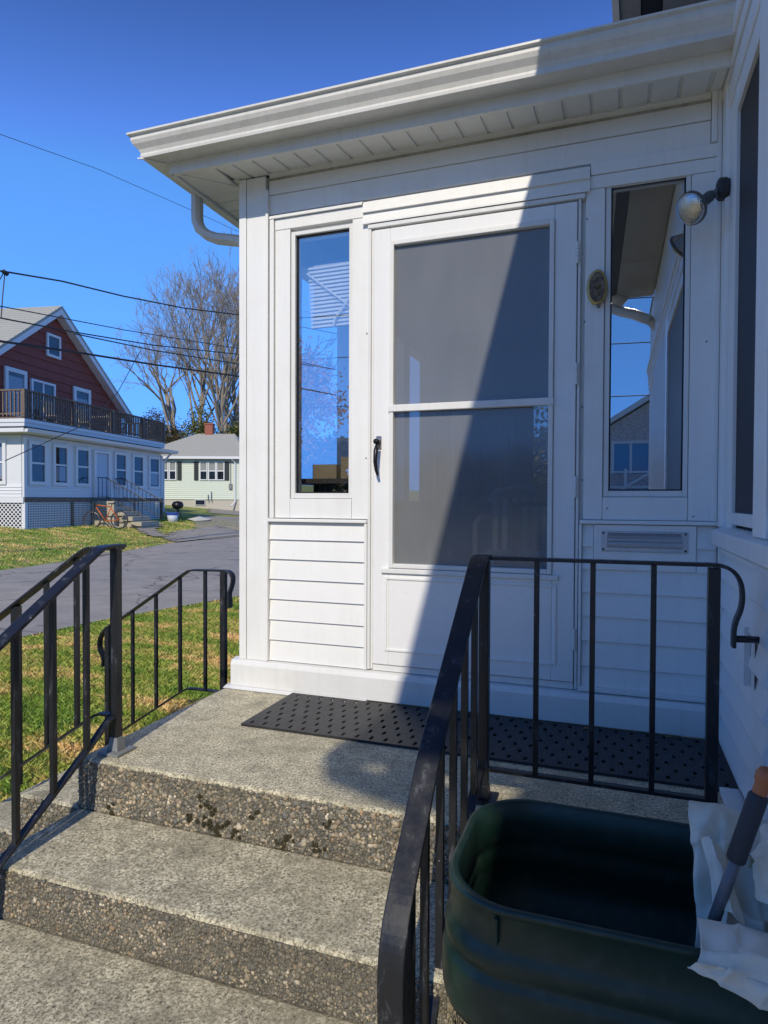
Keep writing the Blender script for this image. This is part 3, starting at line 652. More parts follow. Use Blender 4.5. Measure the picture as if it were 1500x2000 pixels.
for i,(x,w_) in enumerate([(-1.66,.22),(-1.44,.23),(-1.22,.14),(-1.10,.22)]):
    single('curtain',MB().add([(x+w_*k/8,3.10+.006*i+.012*(k%2),z) for z in(.75,1.84) for k in range(9)],[(k,k+1,k+10,k+9) for k in range(8)]),mat('curtain_cloth',(.16,.19,.23),.8),['pale narrow curtain at the far left inside the porch','widest pale curtain inside the porch','thin pale curtain strip inside the porch','pale curtain right of the thin one inside the porch'][i],'curtain')
# plastic chair inside
C=Thing('plastic_chair','white plastic garden chair standing inside behind the door glass','chair',(-.62,1.55,.17)); cw=mat('chair_white',(.5,.5,.5),.5)
C.part('seat',MB().box(-.85,-.42,1.35,1.78,.58,.61),cw,bevel=.01)
for i in range(6): C.part('back_slat',MB().box(-.83+i*.07,-.795+i*.07,1.79,1.81,.61,.98),cw)
C.part('back_rail',MB().tube([(-.86,1.80,.95),(-.80,1.80,1.03),(-.635,1.80,1.06),(-.47,1.80,1.03),(-.41,1.80,.95)],.018,8),cw)
for (lx,ly) in ((-.84,1.36),(-.43,1.36),(-.84,1.77),(-.43,1.77)): C.part('leg',MB().box(lx-.018,lx+.018,ly-.018,ly+.018,.171,.58),cw)
for lx in(-.87,-.40): C.part('arm',MB().tube([(lx,1.8,.84),(lx,1.5,.84),(lx,1.36,.80),(lx,1.36,.6)],.018,8),cw)

# oval plaque
pb=MB()
def oval(mb,cx,cz,prof,y0,n=28):
    vs=[];
    for (rx,rz,y) in prof:
        for k in range(n): t=2*math.pi*k/n; vs.append((cx+rx*math.cos(t),y0+y,cz+rz*math.sin(t)))
    fs=[(i*n+k,i*n+(k+1)%n,(i+1)*n+(k+1)%n,(i+1)*n+k) for i in range(len(prof)-1) for k in range(n)]+[tuple(range(n))[::-1],tuple(range((len(prof)-1)*n,len(prof)*n))]
    return mb.add(vs,fs)
Q=Thing('oval_plaque','small oval tan ornament plaque hung between the door and the right sidelight','plaque',(-.078,-.03,1.78))
Q.part('rim',oval(MB(),-.078,1.852,[(.034,.066,-.014),(.040,.072,-.022),(.042,.075,-.034),(.036,.068,-.040)],0),mat('brass_glaze',(.50,.38,.14),.4,.3),smooth=True)
m=mat('brown_relief',(.14,.095,.06),.5); v=coords(m); n_=noise(m,v,55,4,.6); setc(m,ramp(m,n_,[(.4,(.09,.06,.04)),(.6,(.24,.17,.10))])); setn(m,bump(m,n_,.8,.006))
Q.part('face',oval(MB(),-.078,1.852,[(.033,.064,-.0395),(.030,.060,-.043)],0),m)
Q.part('boss',oval(MB(),-.076,1.856,[(.012,.014,-.042),(.008,.010,-.050)],0),m,smooth=True)
Q.part('boss',oval(MB(),-.082,1.885,[(.007,.010,-.042),(.004,.006,-.048)],0),m,smooth=True)
Q.part('boss',oval(MB(),-.074,1.822,[(.010,.008,-.042),(.006,.004,-.048)],0),m,smooth=True)
Q.part('hook',MB().tube([(-.078,-.034,1.782),(-.076,-.044,1.768),(-.070,-.044,1.766),(-.068,-.036,1.775)],.004,6),M['castplate'],smooth=True)

# ------------------------------------------------------------------ main house on the right
T=Thing('main_house','white clapboard house wall with dark screened window along the right edge','house',(3.5,-1,-.55))
HX=.415
# wall slab with the window opening (window Y -.30..-.79 and more bays toward the camera)
T.part('wall',MB().box(HX,HX+.12,-6.2,0.004,-.56,.86).box(HX,HX+.12,-6.2,.004,2.36,3.38).box(HX,HX+.12,-.26,.004,.86,2.36).box(HX,HX+.12,-6.2,-4.9,.86,2.36),V)
T.part('wall',MB().box(HX+.13,8.2,-6.2,-6.1,-.56,3.38),V)
T.part('wall',MB().box(8.1,8.2,-6.1,8,-.56,3.38),V)
T.part('wall',MB().box(HX,8.1,7.9,8,-.56,3.38),V)
T.part('wall',MB().box(HX,HX+.12,.006,7.9,-.56,3.38),V)
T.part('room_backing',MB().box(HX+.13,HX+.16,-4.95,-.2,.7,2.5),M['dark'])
ex=lambda y:-.0585+.034*y           # eave edge skewed to set the slope of its cast shadow on the porch
T.part('roof',MB().add([(ex(-5.48),-5.48,3.52),(4.3,-5.48,5.9),(8.7,-5.48,3.52),(ex(8.3),8.3,3.52),(4.3,8.3,5.9),(8.7,8.3,3.52),(ex(-5.48),-5.48,3.48),(8.7,-5.48,3.48),(ex(8.3),8.3,3.48),(8.7,8.3,3.48)],[(0,1,4,3),(1,2,5,4),(0,6,7,2,1),(3,4,5,9,8),(6,8,9,7),(0,3,8,6),(2,7,9,5)]),M['shingle'])
T.part('end_roof',MB().add([(.40,-6.3,3.40),(4.3,-6.3,5.4),(8.7,-6.3,3.40),(.40,-5.5,3.40),(4.3,-5.5,5.4),(8.7,-5.5,3.40)],[(0,1,2),(3,5,4),(0,3,4,1),(1,4,5,2),(0,2,5,3)]),M['shingle'])
def estrip(name,a,b,z0,z1,mt,y0=-5.45,y1=8.2):
    f0=lambda y:(ex(y)+a); f1=lambda y:(b if b>.3 else ex(y)+b)
    T.part(name,MB().hexa([(f0(y0),y0,z0),(f1(y0),y0,z0),(f1(y1),y1,z0),(f0(y1),y1,z0),(f0(y0),y0,z1),(f1(y0),y0,z1),(f1(y1),y1,z1),(f0(y1),y1,z1)]),mt)
estrip('soffit',.038,.135,3.40,3.42,M['brownboard']); estrip('vent_strip',.137,.235,3.405,3.425,M['darkband']); estrip('soffit',.237,HX-.002,3.40,3.42,M['brownboard'])
estrip('fascia',.004,.036,3.385,3.475,M['gutter'],-5.46,8.25)
gd=MB(); gd.tube([(-.237,-5.36,3.46),(-.257,-5.43,3.42),(-.203,-5.49,3.37),(-.08,-5.44,3.30),(.054,-5.37,3.22),(.183,-5.22,3.14),(.36,-5.20,3.05)],.058,10)
gd.tube([(.36,-5.20,3.05),(.47,-5.38,2.95),(.47,-5.38,-.4)],.05,8)
gd.tube([(-.036,-5.35,3.44),(.011,-5.41,3.38),(.079,-5.417,3.32)],.075,10)  # extra stub, added to fill out the shadow beside the elbow
T.part('downspout',gd,M['gutter'],smooth=True)
# corner post / window frame mouldings on the right wall, X<HX means nearer to the porch
T.part('corner_post',MB().box(.385,.4145,-.115,-.031,.86,2.56),V,bevel=.003)
T.part('corner_post',MB().box(.401,.4140,-.205,-.117,.86,2.50),V,bevel=.003)
T.part('window_casing',MB().box(.396,.4145,-.285,-.207,.865,2.45),V,bevel=.003)
# head mouldings running along the wall
for (a,b,x) in ((2.60,2.66,.372),(2.545,2.598,.384),(2.455,2.54,.392),(2.375,2.453,.399)): T.part('head_moulding',MB().box(x,.4142,-6.15,-.012 if a>2.5 else -.04,a,b),V,bevel=.004)
fw_=MB(); fw_.box(.392,.4135,-.302,-.287,.905,2.370).box(.392,.4135,-.83,-.303,.880,.922).box(.392,.4135,-.83,-.303,2.340,2.3715)
W=T.part('window',fw_,TR,bevel=.003)
T.part('screen',MB().box(.405,.409,-.80,-.303,.923,2.339),M['screen'],parent=W)
T.part('corner_post',MB().box(.372,.4145,-.96,-.80,.862,2.371),V,bevel=.004)
W=T.part('window',MB().box(.392,.4135,-2.9,-.963,.880,.922).box(.392,.4135,-2.9,-.963,2.340,2.3715).box(.392,.4135,-4.9,-2.902,.88,2.371),TR)
T.part('screen',MB().box(.405,.409,-2.88,-.964,.923,2.339),M['screen'],parent=W)
T.part('window_sill',MB().prism([(.4142,.868),(.352,.852),(.350,.800),(.372,.786),(.4142,.786)],'y',-6.15,-.118),TR,bevel=.003)
T.part('sill_moulding',MB().box(.388,.4142,-6.15,-.09,.762,.784),V,bevel=.003)
T.part('corner_trim',MB().box(.388,.4142,-.060,-.031,.03,.858),V,bevel=.003)
# clapboards of the right wall
z=.035; hh=.1045
while z<.755:
    z1=min(z+hh,.760)
    T.part('clapboard',MB().prism([(.4143,z+.002),(.391,z+.002),(.391,z+.007),(.4105,z1-.003),(.4143,z1-.003)],'y',-6.15,-.062),V); z+=hh
T.part('base_board',MB().box(.398,.4143,-6.15,-.062,-.02,.022),TR,bevel=.003)
T.part('base_board',MB().box(.404,.4143,-6.15,-.060,.0225,.034),M['darkband'])
T.part('wall',MB().box(.4148,.60,-6.15,-1.2,-.56,-.02),V)
# vent flap on the wall where the railing is fixed
vf=MB().box(.380,.3965,-.660,-.650,.395,.575).box(.3975,.398,-.72,-.60,.40,.55)
T.part('bracket_cover',vf,TR,bevel=.002,label='torn white siding cover around the rail bracket')
single('plank',MB().box(.335,.396,-1.02,-.53,.002,.022),TR,'short white board lying on the landing past the right end of the mat','board',bevel=.003)

# flood lamp on the corner post
L=Thing('flood_lamp','clear glass floodlight bulb on an arm from a dark box beside the right sidelight','lamp',(.39,-.11,2.10))
L.part('junction_box',MB().lathe([(.001,0),(.036,0),(.042,.012),(.042,.034),(.034,.042),(.001,.042)],10,(.400,-.10,2.158),(-1,-.1,0)),M['castplate'].copy() if False else mat('dark_weathered_box',(.035,.035,.038),.6),bevel=.002)
ax=Vector((.262-.352,-.165+.125,2.070-2.150)).normalized(); e=Vector((.338,-.130,2.132))
L.part('arm',MB().tube([(.362,-.112,2.156),tuple(e)],.010,10),M['castplate'],smooth=True)
L.part('socket',MB().lathe([(.001,0),(.017,.0),(.021,.010),(.022,.045),(.027,.056),(.030,.062),(.001,.062)],20,tuple(e),tuple(ax)),mat('socket_metal',(.10,.11,.12),.45,.4),smooth=True)
c=e+ax*.060
m=mat('lamp_reflector',(.62,.61,.58),.14,1.0); v=coords(m); vo=N(m,'ShaderNodeTexVoronoi'); vo.inputs['Scale'].default_value=210; LK(m,v,vo.inputs['Vector']); setn(m,bump(m,vo.outputs['Distance'],.45,.003))
face=Vector((-.55,-1.0,-.25)).normalized()
ax2=(ax*.75+face*.55).normalized()
L.part('bulb',MB().lathe([(.022,-.012),(.030,.005),(.044,.022),(.055,.040),(.0595,.052),(.0600,.058),(.057,.066),(.046,.074),(.030,.079),(.012,.081),(.0005,.0815)],32,tuple(c-ax2*.004),tuple(ax2)),m,smooth=True)
L.part('bulb_collar',MB().lathe([(.0597,.046),(.0625,.049),(.0625,.056),(.0602,.060)],32,tuple(c-ax2*.004),tuple(ax2)),mat('bulb_collar_grey',(.12,.12,.12),.5),smooth=True)

# ------------------------------------------------------------------ railings
IR=M['iron']
def arc(p0,p1,p2,n=6):
    return [tuple((1-t)**2*a+2*(1-t)*t*b+t*t*c for a,b,c in zip(p0,p1,p2)) for t in np.linspace(0,1,n)]
# right: cross rail over the landing and front rail down the steps
T=Thing('iron_railing','black iron railing right of the steps, level section ending at the wall','railing',(-.39,-.84,0))
T.part('post',MB().box(-.405,-.373,-.856,-.824,.006,.772),IR,bevel=.002)
T.part('base_plate',MB().box(-.435,-.345,-.885,-.795,0.001,.010).hexa([(-.411,-.862,.010),(-.367,-.862,.010),(-.367,-.818,.010),(-.411,-.818,.010),(-.405,-.856,.05),(-.373,-.856,.05),(-.373,-.824,.05),(-.405,-.824,.05)]),IR,bevel=.002)
T.part('post',MB().box(.254,.286,-.856,-.824,-.02,.772),IR,bevel=.002)
pts=[(-.405,-.84,.778),(.24,-.84,.780)]+arc((.26,-.84,.781),(.345,-.84,.785),(.343,-.84,.69),7)+arc((.343,-.84,.69),(.342,-.84,.655),(.329,-.84,.63),4)[1:]+[(.322,-.84,.60),(.322,-.84,.548)]
T.part('top_rail',MB().ribbon(pts,.040,.010,(0,1,0)),IR,bevel=.002)
T.part('wall_bracket',MB().tube([(.325,-.84,.572),(.398,-.80,.566)],.010,10),IR,smooth=True)
T.part('bottom_rail',MB().box(-.373,.254,-.852,-.828,.096,.106),IR)
b0=MB().box(-.226-.008,-.226+.008,-.848,-.832,.106,.774)
o=T.part('baluster',b0,IR,bevel=.0015)
for dx in(.1665,.333+.004): dupchild(o,dx)
fx=-.395
fr=[(fx,-.815,.781),(fx,-.90,.781),(fx,-.925,.772),(fx,-1.00,.719),(fx,-1.48,.372),(fx,-1.56,.290),(fx,-1.63,.222),(fx,-1.69,.165),(fx,-1.728,.110),(fx,-1.742,.055),(fx,-1.742,-.02),(fx,-1.732,-.10),(fx,-1.730,-.16)]
T.part('front_top_rail',MB().ribbon(fr,.054,.013,(1,0,0)),IR,bevel=.003)
def railz(y,pts): 
    P_=sorted([(p[1],p[2]) for p in pts]); return float(np.interp(y,[a for a,_ in P_],[b for _,b in P_]))
br=[(fx,-.856,.105),(fx,-.90,.105),(fx,-.96,.075),(fx,-1.45,-.255),(fx,-1.62,-.36)]
T.part('front_bottom_rail',MB().ribbon(br,.026,.009,(1,0,0)),IR)
for y in(-.965,-1.10,-1.235,-1.37,-1.505):
    T.part('baluster',MB().box(fx-.009,fx+.009,y-.009,y+.009,railz(y,br),railz(y,fr)-.006),IR)
T.part('post',MB().box(fx-.016,fx+.016,-1.66,-1.628,-.34,.19),IR,bevel=.002)
# left corner railing
T=Thing('iron_railing','black iron corner railing at the left front edge of the landing with chipped square post','railing',(-1.775,-.93,0))
px,py=-1.775,-.93
T.part('post',MB().box(px-.0155,px+.0155,py-.0155,py+.0155,.006,.770),IR,bevel=.002)
T.part('base_plate',MB().box(px-.05,px+.05,py-.05,py+.05,.001,.011).hexa([(px-.025,py-.025,.011),(px+.025,py-.025,.011),(px+.025,py+.025,.011),(px-.025,py+.025,.011),(px-.0165,py-.0165,.06),(px+.0165,py-.0165,.06),(px+.0165,py+.0165,.06),(px-.0165,py+.0165,.06)]),M['castplate'],bevel=.002)
lf=[(px,py+.03,.784),(px,-1.00,.784),(px,-1.03,.768),(px,-1.42,.520),(px,-1.95,.185),(px,-2.02,.12),(px,-2.03,.03)]
T.part('front_top_rail',MB().ribbon(lf,.052,.012,(1,0,0)),IR,bevel=.003)
lb=[(px,py-.012,.142),(px,-.965,.140),(px,-.995,.120),(px,-1.03,.092),(px,-1.42,-.160),(px,-1.90,-.46)]
T.part('front_bottom_rail',MB().ribbon(lb,.028,.009,(1,0,0)),IR)
for y in(-1.078,-1.225,-1.372,-1.519,-1.666):
    T.part('baluster',MB().box(px-.009,px+.009,y-.009,y+.009,railz(y,lb),railz(y,lf)-.005),IR,bevel=.001)
T.part('post',MB().box(px-.015,px+.015,-1.93,-1.90,-.535,.2),IR)
# side branch going left
sy=-.955
lf2=[(px+.03,sy+.02,.776),(-1.87,sy,.776),(-1.90,sy,.764),(-2.341,sy,.478),(-2.62,sy,.295),(-2.70,sy,.20),(-2.69,sy,.10)]
T.part('side_top_rail',MB().ribbon(lf2,.046,.012,(0,1,0)),IR,bevel=.003)
lb2=[(px-.012,sy+.01,.145),(-1.83,sy,.150),(-1.86,sy,.135),(-1.90,sy,.110),(-2.25,sy,-.12),(-2.34,sy,-.175),(-2.62,sy,-.35)]
T.part('side_bottom_rail',MB().ribbon(lb2,.028,.009,(0,1,0)),IR)
def railx(x,pts):
    P_=sorted([(p[0],p[2]) for p in pts]); return float(np.interp(x,[a for a,_ in P_],[b for _,b in P_]))
for x in(-1.94,-2.09,-2.42):
    T.part('baluster',MB().box(x-.008,x+.008,sy-.008,sy+.008,railx(x,lb2),railx(x,lf2)-.005),IR)
T.part('post',MB().box(-2.262,-2.234,sy-.014,sy+.014,-.187,railx(-2.25,lf2)-.005),IR)
# far railing beside the porch corner
T=Thing('iron_railing','far black iron railing beside the porch corner with curled ends over the grass','railing',(-2.3,.12,-.18))
fy=.12
pts=[(-1.952,fy,.375),(-1.952,fy,.42),(-1.958,fy,.45)]+arc((-1.958,fy,.45),(-1.90,fy,.565),(-1.975,fy,.575),7)[1:]+[(-2.20,fy,.570),(-2.225,fy,.560),(-2.70,fy,.255)]+arc((-2.70,fy,.255),(-2.86,fy,.19),(-2.835,fy,.08),6)[1:]+[(-2.805,fy,.03),(-2.808,fy,-.02)]
T.part('top_rail',MB().ribbon(pts,.038,.010,(0,1,0)),IR,bevel=.002)
T.part('post',MB().box(-2.008,-1.978,fy-.015,fy+.015,-.187,.568),IR,bevel=.002)
lb3=[(-1.98,fy,-.088),(-2.225,fy,-.088),(-2.26,fy,-.108),(-2.78,fy,-.450)]
T.part('bottom_rail',MB().ribbon(lb3,.028,.009,(0,1,0)),IR)
pr_=[(p[0],p[1],p[2]) for p in pts[9:13]]
for x in(-2.110,-2.275,-2.437,-2.600):
    zt=.565 if x>-2.22 else .560-(-2.225-x)*.642
    T.part('baluster',MB().box(x-.008,x+.008,fy-.008,fy+.008,railx(x,lb3),zt),IR)
T.part('post',MB().box(-2.79,-2.76,fy-.015,fy+.015,-.55,.215),IR)

# ------------------------------------------------------------------ green trash can
T=Thing('trash_can','dark green plastic rubbish bin standing beside the steps','bin',(0.02,-1.48,-.55))
m=mat('dark_green_plastic',(.010,.032,.024),.42); v=coords(m); n_=noise(m,v,25,5,.6); setc(m,mix(m,ramp(m,n_,[(.50,(0,0,0)),(.72,(.55,)*3)]),(.010,.032,.022),(.045,.065,.055)))
setn(m,bump(m,noise(m,v,120,3,.5),.12,.002)); M['canplastic']=m
def rrect(cx,cy,hx,hy,r,z,n=14):
    o=[]
    for (sx,sy,a0) in ((1,1,0),(-1,1,90),(-1,-1,180),(1,-1,270)):
        for k in range(n):
            a=math.radians(a0+90*k/(n-1)); o.append((cx+sx*(hx-r)+r*math.cos(a),cy+sy*(hy-r)+r*math.sin(a),z))
    return o
CX,CY=.0,-1.475
outer=[(.250,.170,-.54),(.262,.182,-.45),(.285,.200,-.20),(.293,.207,-.07),(.296,.210,-.06),(.325,.238,-.045),(.331,.243,-.02),(.332,.244,.05),(.329,.242,.062),(.322,.236,.070),(.322,.236,.078),(.327,.240,.086),(.327,.240,.108),(.320,.234,.118),(.316,.231,.130),(.317,.232,.188),(.320,.236,.192),(.322,.238,.198),(.318,.235,.205),(.308,.226,.205)]
inner=[(.303,.221,.200),(.300,.218,.12),(.305,.222,.11),(.312,.228,.085),(.304,.220,.07),(.315,.230,.045),(.312,.227,-.03),(.280,.196,-.055),(.275,.190,-.10),(.240,.160,-.52)]
rings=[rrect(CX,CY,a,b,.145 if a>.28 else .12,z) for a,b,z in outer+inner]
n=len(rings[0]); vs=[p for r in rings for p in r]; fs=[(i*n+k,i*n+(k+1)%n,(i+1)*n+(k+1)%n,(i+1)*n+k) for i in range(len(rings)-1) for k in range(n)]
fs.append(tuple(range((len(rings)-1)*n,len(rings)*n))); fs.append(tuple(range(n)))
T.part('body',MB().add(vs,fs),m,smooth=True)
for (x,y) in ((CX-.20,CY-.2385),): T.part('rib',MB().box(x-.004,x+.004,y+.012,y+.001,.135,.185),m,bevel=.002)
# cloth bag stuffed over the right end
m=mat('white_canvas',(.62,.60,.55),.85); v=coords(m); n_=noise(m,v,14,5,.6); setc(m,mix(m,ramp(m,n_,[(.5,(0,0,0)),(.75,(.5,)*3)]),(.74,.68,.56),(.48,.42,.32))); M['canvas']=m
setn(m,bump(m,noise(m,v,240,2,.5),.2,.001))
T=Thing('cloth_bag','crumpled white canvas bag stuffed over the right end of the green bin','bag',(.25,-1.55,.1))
def fold(ptsg,name,nu=44,nv=40,amp=.012,seed=0):
    """bilinear patch through a grid of control points with cloth wrinkles"""
    A=np.array(ptsg,float); R_,C_=A.shape[:2]; us=np.linspace(0,R_-1,nu); vs_=np.linspace(0,C_-1,nv)
    def cr(t,n): i=min(int(t),n-2); return i,ease(t-i)*.75+(t-i)*.25
    out=np.zeros((nu,nv,3))
    for i,u in enumerate(us):
        a,fu=cr(u,R_)
        for j,v2 in enumerate(vs_):
            b,fv=cr(v2,C_); out[i,j]=(A[a,b]*(1-fu)+A[a+1,b]*fu)*(1-fv)+(A[a,b+1]*(1-fu)+A[a+1,b+1]*fu)*fv
    r=np.random.default_rng(seed); uu,vv=np.meshgrid(np.linspace(0,1,nu),np.linspace(0,1,nv),indexing='ij'); w_=np.zeros((nu,nv))
    for k in range(9):
        fx_,fy_=r.uniform(-12,12,2); q1=np.sin(fx_*uu+fy_*vv+1.2*np.sin(3*uu+2*vv+k)+r.uniform(0,6)); w_+=(1-np.abs(q1)*1.6)/(2.5+abs(fx_)*.25+abs(fy_)*.1)
    du=np.gradient(out,axis=0); dv=np.gradient(out,axis=1); nn=np.cross(du,dv); nn/=np.linalg.norm(nn,axis=-1,keepdims=True)+1e-9
    out=out+nn*(w_*amp)[...,None]
    mb=MB(); mb.add([tuple(p) for p in out.reshape(-1,3)],[(i*nv+j,(i+1)*nv+j,(i+1)*nv+j+1,i*nv+j+1) for i in range(nu-1) for j in range(nv-1)])
    o=T.part(name,mb,M['canvas'],smooth=True); s_=o.modifiers.new('thick','SOLIDIFY'); s_.thickness=.003; return o
# back flap: standing sheet from upper-left corner peak to the right
fold([[(.150,-1.42,.335),(.22,-1.40,.335),(.29,-1.38,.305),(.38,-1.36,.27)],
      [(.155,-1.46,.26),(.205,-1.47,.285),(.27,-1.44,.25),(.37,-1.42,.26)],
      [(.160,-1.52,.17),(.21,-1.54,.20),(.27,-1.55,.18),(.36,-1.52,.22)],
      [(.158,-1.56,.08),(.20,-1.60,.12),(.26,-1.62,.12),(.34,-1.60,.16)]],'back_fold',amp=.022,seed=3)
# front flap: hangs over the near rim, pointed lower edge
fold([[(.148,-1.625,.213),(.21,-1.64,.225),(.28,-1.65,.222),(.38,-1.64,.225)],
      [(.146,-1.715,.214),(.20,-1.728,.230),(.27,-1.732,.232),(.37,-1.735,.235)],
      [(.136,-1.738,.205),(.180,-1.748,.210),(.245,-1.756,.200),(.36,-1.76,.20)],
      [(.122,-1.738,.190),(.165,-1.750,.186),(.222,-1.758,.165),(.33,-1.77,.180)]],'front_fold',amp=.007,seed=5)
# rolled lobes around the handle
fold([[(.245,-1.60,.25),(.27,-1.66,.275),(.33,-1.68,.28),(.40,-1.66,.27)],
      [(.250,-1.56,.30),(.28,-1.60,.335),(.34,-1.60,.345),(.41,-1.58,.33)],
      [(.255,-1.50,.28),(.285,-1.50,.33),(.345,-1.49,.34),(.42,-1.48,.32)],
      [(.27,-1.46,.20),(.30,-1.45,.24),(.35,-1.44,.25),(.42,-1.43,.25)]],'side_fold',amp=.022,seed=9)
fold([[(.165,-1.50,.30),(.175,-1.56,.27),(.178,-1.60,.22)],[(.182,-1.51,.31),(.195,-1.57,.28),(.205,-1.62,.23)],[(.205,-1.49,.28),(.215,-1.56,.25),(.228,-1.62,.21)]],'rolled_fold',20,20,amp=.003,seed=11)
# handle
T=Thing('tool_handle','grey long tool handle with dark foam sleeve and orange tip sticking out of the bag','handle',(.18,-1.60,.20))
ha,hb_=Vector((.176,-1.605,.195)),Vector((.262,-1.585,.475)); hd=(hb_-ha)
T.part('tube',MB().tube([tuple(ha-hd*.1),tuple(ha+hd*.62)],.0105,16),mat('grey_handle',(.12,.13,.15),.4),smooth=True)
T.part('foam_sleeve',MB().lathe([(.001,0),(.0145,0),(.0165,.004),(.0168,.125),(.014,.130),(.001,.130)],18,tuple(ha+hd*.42),tuple(hd)),mat('dark_foam',(.035,.037,.045),.7),smooth=True)
T.part('orange_tip',MB().lathe([(.012,0),(.013,.01),(.0125,.02),(.016,.028),(.017,.04),(.012,.05),(.001,.054)],18,tuple(ha+hd*.42+hd.normalized()*.128),tuple(hd)),mat('orange_plastic',(.45,.14,.05),.5),smooth=True)

# ------------------------------------------------------------------ red house across the road
UA=math.atan2(.983,-.184); G0=-.16
T=Thing('red_house','red shingled gable house with roof deck over a white glazed porch','house',(-18.85,13.8,G0),UA,local=True)
mr=mat('red_cedar_board',(.16,.036,.028),.75); v=coords(mr,(1,1,1)); setc(mr,ramp(mr,noise(mr,v,5,6,.8),[(.3,(.19,.042,.028)),(.7,(.29,.068,.045))]))
ww=mat('house_white',(.70,.71,.72),.55)
PL=9.5; YG=2.4; ZB,ZT=1.16,3.18
gable=[(-.1,3.8),(-.1,5.35),(4.9,8.82),(9.9,5.35),(9.9,3.8)]
T.part('upper_wall',MB().prism([(a,b) for a,b in gable],'y',YG+.03,13),mr)
T.part('lower_wall',MB().box(.22,10.18,2.5,13,-.3,3.8),ww)
# individual siding boards, clipped to the gable
def gx(z):
    if z<=5.35: return -.1,9.9
    f=(z-5.35)/(8.82-5.35); return -.1+5*f,9.9-5*f
z=3.86
while z<8.6:
    z1=z+.36; a0,a1=gx(z); b0,b1=gx(min(z1,8.8))
    if b1-b0<.1: break
    pr=[(a0,YG-.03,z),(a1,YG-.03,z),(b1,YG+.005,z1),(b0,YG+.005,z1)]
    T.part('siding_board',MB().hexa([(a0,YG-.045,z),(a1,YG-.045,z),(a1,YG+.03,z),(a0,YG+.03,z),(b0,YG-.01,z1-.003),(b1,YG-.01,z1-.003),(b1,YG+.03,z1-.003),(b0,YG+.03,z1-.003)]),mr)
    z=z1
# roof slabs with overhang
for sgn in(1,-1):
    def X_(d,z): return (5.2+sgn*d,z)
    top,ft=(4.9,9.12),(4.9+sgn*5.5,5.26)
    T.part('roof',MB().prism([(top[0],top[1]),(ft[0],ft[1]),(ft[0],ft[1]-.12),(top[0],top[1]-.12)],'y',YG-.40,13.6),M['gshingle'])
    T.part('rake_board',MB().prism([(top[0],top[1]-.121),(ft[0],ft[1]-.121),(ft[0],ft[1]-.36),(top[0],top[1]-.36)],'y',YG-.39,YG-.34),ww)
    T.part('rake_soffit',MB().prism([(top[0],top[1]-.33),(ft[0],ft[1]-.33),(ft[0],ft[1]-.35),(top[0],top[1]-.35)],'y',YG-.338,YG-.02),ww)
# shingle courses on the near roof plane
sc=MB()
for i in range(26):
    t=i/26; x=-.6+5.5*t; z=5.26+3.86*t+.005; sc.hexa([(x,YG-.40,z),(x+.03,YG-.40,z+.02),(x+.03,13.6,z+.02),(x,13.6,z),(x,YG-.40,z+.02),(x+.03,YG-.40,z+.035),(x+.03,13.6,z+.035),(x,13.6,z+.02)])
T.part('shingle_course',sc,M['gshingle'],kind='stuff')
def fwin(T,x0,x1,z0,z1,y,split=True,parent=None,fr=ww,t=.07,axis='x',curt=None):
    f=MB()
    def bx(a,b,c,d,y0,y1):
        if axis=='x': f.box(a,b,y0,y1,c,d)
        else: f.box(y0,y1,a,b,c,d)
    bx(x0-t,x0,z0-t,z1+t,y-.06,y+.02); bx(x1,x1+t,z0-t,z1+t,y-.06,y+.02); bx(x0,x1,z0-t,z0,y-.06,y+.02); bx(x0,x1,z1,z1+t,y-.06,y+.02)
    if split: bx(x0,x1,(z0+z1)/2-.03,(z0+z1)/2+.03,y-.045,y+.01)
    w=T.part('window',f,fr)
    g=MB()
    if axis=='x': g.box(x0,x1,y-.02,y-.015,z0,z1)
    else: g.box(y-.02,y-.015,x0,x1,z0,z1)
    T.part('pane',g,M['farglass'],parent=w)
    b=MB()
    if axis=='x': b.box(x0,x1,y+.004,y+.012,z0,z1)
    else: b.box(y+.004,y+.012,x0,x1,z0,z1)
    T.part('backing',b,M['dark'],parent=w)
    if curt:
        b=MB(); 
        if axis=='x': b.box(x0,x1,y-.012,y-.006,z0+(z1-z0)*curt[0],z0+(z1-z0)*curt[1])
        else: b.box(y-.012,y-.006,x0,x1,z0+(z1-z0)*curt[0],z0+(z1-z0)*curt[1])
        T.part('window_shade',b,curt[2],parent=w)
    return w
shade=mat('cream_shade',(.62,.58,.46),.8); curt=mat('grey_curtain',(.42,.43,.43),.8)
fwin(T,4.45,5.12,7.05,7.8,YG-.06,False,t=.10)
fwin(T,2.15,3.0,4.4,5.9,YG-.06,True,t=.16,curt=(0,.9,curt))
fwin(T,6.25,7.15,4.3,5.85,YG-.06,True,t=.16,curt=(0,.8,curt))
w_=T.part('patio_door',MB().box(3.4,3.5,YG-.13,YG-.03,3.86,5.85).box(4.75,4.85,YG-.13,YG-.03,3.86,5.85).box(3.5,4.75,YG-.13,YG-.03,5.76,5.85).box(4.08,4.16,YG-.11,YG-.03,3.86,5.76),ww)
T.part('pane',MB().box(3.5,4.75,YG-.09,YG-.08,3.86,5.76),M['farglass'],parent=w_); T.part('backing',MB().box(3.5,4.75,YG-.065,YG-.055,3.86,5.76),M['dark'],parent=w_)
